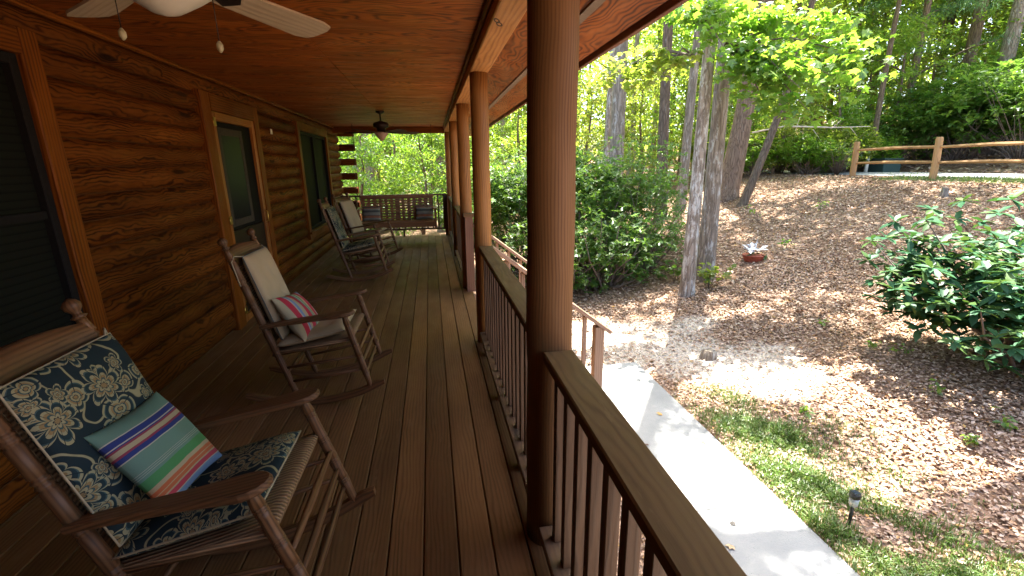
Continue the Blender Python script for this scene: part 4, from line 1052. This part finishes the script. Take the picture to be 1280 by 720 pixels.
canopy = [(760, 31, 'forest1', .95, 'tall tree with yellow green crown behind the slim pale trunk'), (815, 29, 'forest0', .9, 'tall green tree deep behind the straight dark grey trunk'), (905, 31, 'forest3', .95, 'tall yellow green tree deep behind the thick leaning tree'), (950, 33, 'forest1', 1.0, 'tall yellow green tree deep in the wood left of the maple boughs'),
    (1010, 35, 'forest2', 1.05, 'tall green tree deep in the wood under the maple boughs'), (1060, 33, 'forest1', 1.0, 'tall yellow green tree deep in the wood above the fence end'), (1105, 36, 'forest0', 1.05, 'tall green tree deep behind the blue green pines'), (1165, 37, 'forest3', 1.05, 'tall yellow green tree high behind the forked looking trunk'),
    (1205, 38, 'forest2', 1.1, 'tall green tree high between the two thick trunks on the bank'), (1245, 38, 'forest1', 1.1, 'tall yellow green tree high behind the thick grey trunk'), (1275, 36, 'forest0', 1.0, 'tall green tree high at the outer end of the bank'),
    (445, 30, 'forest1', .8, 'tall yellow green tree far beyond the cabin corner logs'), (515, 31, 'forest3', .8, 'tall yellow green tree far behind the swing'), (600, 32, 'forest0', .9, 'tall green tree far beyond the far side railing'), (665, 32, 'forest1', .9, 'tall yellow green tree far beyond the porch steps')]
for i, (px, dist, cr, sc, lab) in enumerate(canopy):
    tree('forest_tree', along(px, dist), .14, 16*sc, (0, 0), (BARK_GREY, BARK_BROWN, BARK_PALE)[i % 3], cr, sc, i*1.9, lab, seed=700+i)
# the deep wood: one mass
g = np.random.default_rng(99); cl = []; rr = []; tr = MB()
for k in range(330):
    a = g.uniform(R_(-42), R_(82)); dist = g.uniform(34, 66); x, y = math.sin(a)*dist, math.cos(a)*dist; z = float(gz(x, y)); h = g.uniform(13, 24)
    if k < 130: tr.tube([(x, y, z-.2), (x+g.normal(0, .4), y, z+h*.9)], [g.uniform(.12, .3), .05], 6)
    for q in range(14): cl.append((x+g.normal(0, 1.6), y+g.normal(0, 1.6), z+g.uniform(.03, 1)*h)); rr.append(g.uniform(1.0, 2.2))
V, Fc = clumpleaves(g, np.array(cl), np.array(rr), 150000, .42, 'diamond', .5)
dw = arrays_mesh('distant_woods', V, Fc, FARLEAF); tag(dw, kind='stuff')
o = tr.build('woodland_trunks', BARK_BROWN); tag(o, kind='stuff'); o.parent = dw

# ------------------------------------------------------------------ shrubs with whorled evergreen leaves
def whorls(g, tips, dirs, per, size, kind='oval', droop=.25):
    n = len(tips); P = np.repeat(tips, per, 0); k = len(P)
    yaw = np.tile(np.arange(per)*(6.283/per), n)+np.repeat(g.uniform(0, 6, n), per)+g.normal(0, .25, k)
    pitch = g.normal(droop*-.4, .30, k)+np.tile(np.linspace(.5, -.3, per), n); roll = g.normal(0, .25, k)
    return leaves(P, yaw, pitch, roll, size*g.uniform(.7, 1.2, k), kind)
def shrub_mesh(seed, r, h, ntips, per, size, mat, z0=.1, shell=.35):
    g = np.random.default_rng(seed); tips = []; lob = [(g.uniform(0, 6.28), g.uniform(.4, 1.0)*h, g.uniform(.25, .5)*r) for _ in range(9)]
    while len(tips) < ntips:
        a, zc, lr = lob[g.integers(9)]; rr = r*.62*math.sqrt(max(.1, 1-(zc/h*1.1-.45)**2)); d = g.normal(size=3); d /= np.linalg.norm(d); q = (shell+(1-shell)*g.random())**.5
        p = np.array([math.cos(a)*rr, math.sin(a)*rr, zc*.85])+d*lr*1.5*q*np.array([1, 1, .75])
        if p[2] > z0: tips.append(p)
    tips = np.array(tips); V, Fc = whorls(g, tips, None, per, size)
    return mesh_only('crown', V, Fc, mat), tips
SH = {'laurel%d' % i: shrub_mesh(200+i, 1.5, 2.9, 900, 8, .115, LAUREL) for i in range(3)}
SH['low0'] = shrub_mesh(210, 1.0, 1.3, 520, 8, .10, LAUREL, .05)
SH['rhodo0'] = shrub_mesh(221, 1.25, 1.55, 720, 9, .15, RHODO, .05, .40)
SH['bank0'] = shrub_mesh(231, 2.4, 3.6, 800, 8, .21, LAUREL); SH['bank1'] = shrub_mesh(232, 2.2, 3.0, 760, 8, .21, LAUREL)
def shrub(name, base, var, scale, rotz, label, group, seed=0, stems=14, cat='shrub'):
    g = np.random.default_rng(900+seed); t = empty(name, loc=tuple(base)); tag(t, label, cat, group)
    me, tips = SH[var]; m = MB(); ca, sa = math.cos(rotz), math.sin(rotz)
    for q in g.choice(len(tips), stems*3, replace=False):
        p = tips[q]*scale; p = np.array([p[0]*ca-p[1]*sa, p[0]*sa+p[1]*ca, p[2]]); s = np.array([p[0]*.12+g.normal(0, .08), p[1]*.12+g.normal(0, .08), -.1])
        mid = s*.45+p*.55+np.array([g.normal(0, .1), g.normal(0, .1), .0]); m.tube([s, s*.7+mid*.3+np.array([0, 0, .1]), mid, p], [.022*scale, .018*scale, .012*scale, .004], 5)
    m.build('stems', TWIG, t)
    c = bpy.data.objects.new('crown', me); COL.objects.link(c); c.parent = t; c.scale = (scale,)*3; c.rotation_euler = (0, 0, rotz)
    return t
for i, (px, dist, var, sc, lab) in enumerate([
    (655, 11.5, 'laurel0', 1.0, 'tall mountain laurel between the second and third porch posts'), (690, 11.5, 'laurel1', 1.1, 'tall mountain laurel directly behind the thick front post'),
    (735, 11.0, 'laurel2', 1.1, 'tall mountain laurel beside the thick front post, tallest of the thicket'), (775, 12.5, 'laurel0', 1.0, 'mountain laurel in front of the broad grey trunk'),
    (812, 11.8, 'laurel1', .82, 'mountain laurel wrapped about the straight dark grey trunk'), (757, 9.6, 'low0', 1.15, 'low bright green laurel at the thicket foot by the handrail'),
    (812, 10.4, 'low0', .95, 'low laurel clump beside the pale close pair of trunks'), (592, 15.0, 'laurel2', 1.0, 'mountain laurel seen past the newel post'), (700, 9.4, 'low0', 1.1, 'low laurel hidden largely behind the thick front post')]):
    shrub('mountain_laurel', along(px, dist), var, sc, i*1.9, lab, 'mountain laurel thicket', i)
rb = hit(1278, 462)
shrub('rhododendron', (rb[0]+.25, rb[1]+.15, float(gz(rb[0]+.25, rb[1]+.15))), 'rhodo0', 1.0, .6, 'big glossy dark green rhododendron on the leafy slope below the fence', 'rhododendrons', 30)
for i, (px, dist, var, sc, lab) in enumerate([(1115, 24, 'bank1', .7, 'dark rhododendron behind the utility box'), (1150, 25, 'bank0', .85, 'dark rhododendron on the bank behind the second fence post'), (1195, 24, 'bank1', .95, 'rounded dark rhododendron on the bank left of the thick leaning trunk'),
    (1235, 25, 'bank0', 1.0, 'largest dark rhododendron on the bank beneath the thick leaning trunk'), (1278, 23, 'bank1', 1.0, 'dark rhododendron at the outer end of the bank'), (1000, 22, 'bank1', .5, 'small green bush across the road below the bleached branch')]):
    shrub('rhododendron', along(px, dist), var, sc, i*1.3+.5, lab, 'rhododendrons', 50+i)
SH['bright0'] = shrub_mesh(241, 1.3, 1.5, 700, 7, .15, MAPLE, .05); SH['bright1'] = shrub_mesh(242, 1.4, 1.9, 700, 7, .16, YELLOWG, .05)
for i, (px, dist, var, sc, lab) in enumerate([(945, 20.5, 'bright0', .8, 'bright green roadside bush beyond the slim crooked trunk'), (972, 21.5, 'bright1', .9, 'yellow green roadside bush left of the bleached branch middle'), (1012, 20.0, 'bright0', .8, 'bright green roadside bush under the middle of the bleached branch'), (1042, 21.0, 'bright1', .85, 'yellow green roadside bush behind the fence end post'), (890, 21, 'bright1', .9, 'yellow green roadside bush behind the thick leaning trunk'), (1068, 22.5, 'bright0', .9, 'bright green roadside bush just left of the slim black trunk')]):
    shrub('roadside_bush', along(px, dist), var, sc, i*2.2, lab, 'bushes along the far side of the road', 70+i)
# yellow-green sapling by the fence end, seedlings on the slope
def seedling(base, s, label, n=26, size=.07, mat=YELLOWG, group='seedlings on the leafy ground', name='seedling', kind='diamond'):
    g = np.random.default_rng(int(base[0]*1000+base[1]*77) % 99991); t = empty(name, loc=tuple(base)); tag(t, label, 'plant', group)
    m = MB(); tips = []
    for k in range(max(3, n//7)):
        e = np.array([g.normal(0, .35*s), g.normal(0, .35*s), g.uniform(.5, 1.0)*s]); m.tube([(0, 0, -.03), e*.5+np.array([0, 0, .05*s]), e], [.008*s+.002, .006*s+.0015, .002], 5); tips.append(e); tips.append(e*.7)
    m.build('stem', TWIG, t); V, Fc = clumpleaves(g, np.array(tips), np.full(len(tips), .28*s), n, size, kind, .6); arrays_mesh('foliage', V, Fc, mat, t)
seedling(hit(1045, 219), 1.1, 'yellow green sapling at the fence end post', 260, .12, YELLOWG, name='sapling')
seedling(hit(886, 362), .50, 'bright green sapling at the root of the close tree pair', 70, .11, YELLOWG, name='sapling', kind='maple')
seedling(hit(843, 352), .4, 'small green sapling in front of the laurels by the pale trunk', 40, .09, MAPLE, name='sapling', kind='maple')
for px, py, s, lab in [(1165, 492, .14, 'green seedling in the sun patch below the rhododendron'), (1086, 437, .13, 'tiny seedling lowest of two on the shaded litter'), (1123, 445, .15, 'green seedling on the shaded litter near the rhododendron'), (1028, 408, .10, 'tiny seedling halfway up the slope'), (985, 312, .3, 'seedling patch behind the red flower pot'),
                       (1027, 266, .35, 'seedling high on the slope below the fence end'), (1245, 535, .16, 'seedling in the litter at the photo edge under the rhododendron'), (1210, 560, .12, 'little seedling beside dry leaves in the broad sun patch'), (1000, 520, .12, 'seedling at the edge of the grass strip'), (948, 278, .4, 'leafy seedling below the slim crooked trunk')]:
    seedling(hit(px, py), s, lab, 18, .06 if s < .25 else .09, MAPLE)

# ------------------------------------------------------------------ split rail fence
fa, fb = hit(1060, 222), hit(1166, 224)
FX = 12.72
ys = [fa[1], fb[1], fb[1]-2.5, fb[1]-5.0]
fen = empty('split_rail_fence', loc=(FX, fb[1], float(gz(FX, fb[1])))); tag(fen, 'orange brown split rail fence along the road at the top of the slope', 'fence')
zb0 = float(gz(FX, fb[1]))
for i, y in enumerate(ys):
    z = float(gz(FX, y)); m = MB(); lx = .05 if i < 2 else 0
    m.tube([(0, y-fb[1], z-zb0-.15), (lx*.5, y-fb[1]+.03, z-zb0+.5), (lx, y-fb[1]+.08, z-zb0+1.0), (lx, y-fb[1]+.08, z-zb0+1.04)], [.085, .08, .078, .06], 9, True, False); m.build('fence_post', FENCEW, fen)
for i in range(3):
    for hh in (.42, .80):
        m = MB(); a, b = ys[i]+.1, ys[i+1]-.02; za, zc = float(gz(FX, a))+hh-zb0, float(gz(FX, b))+hh-zb0
        m.tube([(.04, a-fb[1], za-.01), (.035, (a+b)/2-fb[1], (za+zc)/2+.015), (.03, b-fb[1], zc)], [.035, .05, .042], 6, True, False); m.build('fence_rail', FENCEW, fen)

# ------------------------------------------------------------------ small things in the yard
lb = hit(1060, 660); lt = empty('solar_path_light', loc=tuple(lb)); tag(lt, 'small black solar path light with clear lens in the grass beside the walkway', 'path light')
m = MB(); m.lathe((0, 0, -.05), (0, 0, .19), [(0, .004), (.2, .012), (.99, .012), (1, .010)], 14); m.build('stake', STEEL, lt)
LENS = NT('clear_lens'); LENS = LENS.done(LENS.bsdf((.75, .80, .78), .15, None, Transmission_Weight=.6, spec=.6))
m = MB(); m.lathe((0, 0, .19), (0, 0, .262), [(0, .016), (.06, .028), (.5, .030), (1, .030)], 20); m.build('lens', LENS, lt)
m = MB(); m.lathe((0, 0, .2625), (0, 0, .302), [(0, .034), (.08, .036), (.8, .036), (1, .033)], 22); cap = m.build('cap', STEEL, lt)
m = MB(); m.box((-.019, -.019, .3022), (.019, .019, .304)); m.build('solar_panel', plain('solar_cell', (.02, .025, .05), .2), cap)

fp = hit(941, 325); t = empty('flower_pot', loc=tuple(fp)); tag(t, 'red pot with white artificial flowers lying on the leafy slope', 'flower pot')
m = MB(); m.lathe((0, 0, -.04), (0, 0, .11), [(0, .15), (.1, .16), (.85, .20), (.9, .21), (1, .21), (1, .17)], 20); m.build('pot', REDPOT, t)
g = np.random.default_rng(4)
for k, (cx, cy, cz, s) in enumerate([(-.13, -.05, .19, .17), (.09, -.02, .17, .19), (.0, .08, .23, .13)]):
    m = MB()
    for q in range(6):
        a = q*math.pi/3+k; tip = Vector((cx+math.cos(a)*s, cy+math.sin(a)*s, cz+.05+.04*g.normal())); c0 = Vector((cx, cy, cz)); sd = Vector((-math.sin(a), math.cos(a), .1))*s*.28; md = c0.lerp(tip, .55)+Vector((0, 0, .03))
        m.add([c0, md+sd, tip, md-sd, md+Vector((0, 0, -.012))], [[0, 1, 2, 3], [0, 4, 1], [1, 4, 2], [2, 4, 3], [3, 4, 0]], [[(0, 0), (1, 0), (1, 1), (0, 1)]]+[[(0, 0), (1, 0), (1, 1)]]*4)
    m.build('white_flower', WHITEP, t)
m = MB()
m.add([(.02, 0, .25), (.06, .02, .26), (.05, 0, .46), (.03, .02, .25)], [[0, 1, 2], [1, 3, 2], [3, 0, 2], [0, 3, 1]], [[(0, 0), (1, 0), (.5, 1)]]*4); m.build('white_bud', WHITEP, t)
V, Fc = leaves(g.normal(size=(9, 3))*np.array([.10, .10, .01])+np.array([0, 0, .13]), g.uniform(0, 6, 9), g.normal(-.3, .2, 9), g.normal(0, .3, 9), np.full(9, .16), 'oval'); arrays_mesh('foliage', V, Fc, RHODO, t)

def stump(px, py, r, h, label):
    b = hit(px, py); m = MB(); n = 9; m.tube([(0, 0, -.06), (.01, 0, h*.5), (.02, .01, h*.9), (.02, .01, h)], [r*1.3, r, r*.9, r*.7], 11, True, False); o = m.build('tree_stump', BARK_GREY, loc=tuple(b)); tag(o, label, 'stump', 'small stumps')
stump(885, 447, .10, .10, 'low rotten stump in the pale sandy patch beyond the walkway'); stump(1179, 246, .07, .20, 'small grey stump on the slope below the second fence post')
ub = along(1106, 21.6); t = empty('utility_box', loc=tuple(ub)); tag(t, 'green utility box across the road behind the fence', 'utility box')
m = MB(); m.box((-.36, -.3, -.05), (.36, .3, .48), 2, bev=.02); m.build('cabinet', GREENBOX, t); m = MB(); m.box((-.39, -.33, .481), (.39, .33, .53), 0, bev=.02); m.build('cabinet_lid', GREENBOX, t)
pz = float(gz(ub[0]-.75, ub[1]+.35)); m = MB(); m.tube([(-.62, .12, -.1), (-.62, .12, .78)], .06, 10); o = m.build('marker_post', IVORY); o.location = tuple(ub); tag(o, 'pale marker post beside the green utility box', 'marker post')
# fallen bleached branch across the saplings by the road
a, b = sp(940, 166, 19.5), sp(1088, 158, 19.0)
t = empty('dead_branch', loc=tuple(a)); tag(t, 'long bleached dead branch hanging in the bushes across the road', 'branch')
m = MB(); d = b-a; m.tube([(0, 0, 0), d*.3+np.array([0, 0, .16]), d*.7+np.array([0, 0, .03]), d], [.03, .028, .02, .008], 7)
for f, dx, dz in ((.4, .2, .5), (.55, .5, -.4), (.7, .5, .35), (.85, .4, -.25)): m.tube([d*f, d*f+np.array([dx, .1, dz])], [.012, .004], 5)
m.build('bare_limb', DEADW, t)

# ------------------------------------------------------------------ leaf litter and grass
def scatter(n, x0, x1, y0, y1, g): return g.uniform(x0, x1, n), g.uniform(y0, y1, n)
g = np.random.default_rng(12)
Vs = []; Fs = []; base = 0
def inview(x, y): 
    q = RC@np.stack([x, y, gz(x, y)-EYE]); return (q[2] > .3) & (np.abs(q[0]/q[2]) < 1.25) & (q[1]/q[2] < .75)
for n, x0, x1, y0, y1, s in ((140000, .5, 7.5, .2, 7.5, .039), (80000, 1.5, 13.0, 5.0, 17, .060), (9000, 17, 26, 8, 26, .16)):
    x, y = scatter(n, x0, x1, y0, y1, g)
    k = inview(x, y) & ~((x > WX0-.02) & (x < WX1+.02) & (y < WY1+.02)) & ~((x > 13.6) & (x < 16.9))
    k &= g.random(n) > .84*sand_mask(x, y)*(x < 9); k &= g.random(n) > .96*grass_mask(x, y)
    pat = .5+.5*np.sin(x*1.7+np.sin(y*1.3)*2)*np.sin(y*1.9+x*.6); k &= g.random(n) < .55+.45*pat
    x, y = x[k], y[k]; n = len(x)
    P = np.stack([x, y, gz(x, y)+.008+g.random(n)*.022], -1)
    V, Fc = leaves(P, g.uniform(0, 6.28, n), g.normal(0, .28, n), g.normal(0, .35, n), s*g.uniform(.5, 1.35, n), 'diamond')
    Vs.append(V); Fs.append(Fc+base); base += len(V)
tag(arrays_mesh('leaf_litter', np.concatenate(Vs), np.concatenate(Fs), LITTER), kind='stuff')
Vs = []; Fs = []; base = 0
for n, x0, x1, y0, y1, s in ((95000, WX1-.03, 4.2, .6, 4.9, .075), (9000, 12.2, 13.6, 3, 12, .10)):
    x, y = scatter(n, x0, x1, y0, y1, g); k = (g.random(n) < grass_mask(x, y)**1.5) & inview(x, y); x, y = x[k], y[k]; n = len(x)
    P = np.stack([x, y, gz(x, y)-.005], -1); th = g.uniform(0, 6.28, n); ln = s*g.uniform(.35, 1.2, n); be = g.uniform(.15, .9, n)
    tall = (np.sin(x*6+y*3)*np.sin(y*7-x*2) > .55); ln = np.where(tall, ln*1.7, ln)
    dx, dy = np.cos(th), np.sin(th); w = .0032
    a = P+np.stack([-dy*w, dx*w, 0*dx], -1); b = P+np.stack([dy*w, -dx*w, 0*dx], -1); m1 = P+np.stack([dx*ln*be*.35, dy*ln*be*.35, ln*.65], -1); tip = P+np.stack([dx*ln*be, dy*ln*be, ln*(1-.35*be)], -1)
    m1a = m1+np.stack([-dy*w*.8, dx*w*.8, 0*dx], -1); m1b = m1+np.stack([dy*w*.8, -dx*w*.8, 0*dx], -1)
    V = np.stack([a, b, m1b, m1a, tip], 1).reshape(-1, 3); o5 = np.arange(n)*5
    Fc = np.concatenate([np.stack([o5, o5+1, o5+2], -1), np.stack([o5, o5+2, o5+3], -1), np.stack([o5+3, o5+2, o5+4], -1)]); Vs.append(V); Fs.append(Fc+base); base += len(V)
tag(arrays_mesh('grass', np.concatenate(Vs), np.concatenate(Fs), GRASSM), kind='stuff')
# single leaves lying on the concrete and the deck
fl = MB()
LL = [(hit(826, 522), 'orange leaf lying on the sunlit walkway', .07), (hit(918, 689), 'tan leaf on the walkway nearest the railing', .07), (hit(809, 558), 'small dark leaf on the shaded walkway', .05), (hit(913, 656), 'curled black leaf on the walkway near the tan one', .05), (hit(876, 556), 'tiny dark leaf at the walkway edge by the grass', .05)]
for i, (p, lab, s) in enumerate(LL):
    V, Fc = leaves(np.array([(0, 0, .006)]), np.array([i*1.1]), np.array([.12]), np.array([.25]), np.array([s]), 'maple'); o = arrays_mesh('fallen_leaf', V, Fc, plain('fallen_leaf_%s' % ['ochre', 'tan', 'dark', 'black', 'brown'][i], [(.5, .28, .08), (.5, .34, .2), (.12, .06, .04), (.03, .025, .02), (.16, .09, .05)][i], .7))
    o.location = (p[0], p[1], -1.05); tag(o, lab, 'leaf', 'single fallen leaves')
    m = o.modifiers.new('thick', 'SOLIDIFY'); m.thickness = .0008

# ------------------------------------------------------------------ light, sky, camera, render
ELEV, AZ = R_(66), R_(55)          # AZ: from +X towards +Y
sd = Vector((math.cos(ELEV)*math.cos(AZ), math.cos(ELEV)*math.sin(AZ), math.sin(ELEV)))
L = bpy.data.lights.new('sun', 'SUN'); L.energy = 5.0; L.angle = R_(.53); L.color = (1, .955, .88)
lo = bpy.data.objects.new('sun', L); COL.objects.link(lo); lo.rotation_euler = sd.to_track_quat('Z', 'Y').to_euler(); lo.location = (5, 0, 20)
W = bpy.data.worlds.new('World'); scene.world = W; W.use_nodes = True; nt = W.node_tree; nt.nodes.clear()
sky = nt.nodes.new('ShaderNodeTexSky'); sky.sky_type = 'NISHITA'; sky.sun_disc = False; sky.air_density = .75; sky.dust_density = 3.0; sky.ozone_density = .6; sky.sun_elevation = ELEV; sky.sun_rotation = math.pi/2-AZ
bg = nt.nodes.new('ShaderNodeBackground'); bg.inputs[1].default_value = .15; wo = nt.nodes.new('ShaderNodeOutputWorld')
nt.links.new(sky.outputs[0], bg.inputs[0]); nt.links.new(bg.outputs[0], wo.inputs[0])

cam = bpy.data.cameras.new('camera'); co = bpy.data.objects.new('camera', cam); COL.objects.link(co)
cam.sensor_width = 36; cam.lens = F/1280*36; cam.clip_end = 600; cam.clip_start = .05
Rw = Matrix([[RC[0][0], RC[0][1], RC[0][2]], [-RC[1][0], -RC[1][1], -RC[1][2]], [-RC[2][0], -RC[2][1], -RC[2][2]]]).transposed()
co.matrix_world = Matrix.Translation(CAM)@Rw.to_4x4()
scene.camera = co
scene.render.engine = 'CYCLES'
cy = scene.cycles
cy.use_denoising = True
try: cy.denoiser = 'OPENIMAGEDENOISE'
except Exception: pass
cy.max_bounces = 7; cy.diffuse_bounces = 4; cy.glossy_bounces = 2; cy.transmission_bounces = 5; cy.caustics_reflective = False; cy.caustics_refractive = False
cy.sample_clamp_indirect = 6
cy.use_adaptive_sampling = False
vs = scene.view_settings
scene.display_settings.display_device = 'sRGB'
vs.view_transform = 'Standard'; vs.look = 'None'; vs.gamma = 1.0; vs.use_curve_mapping = False
vs.exposure = 2.88
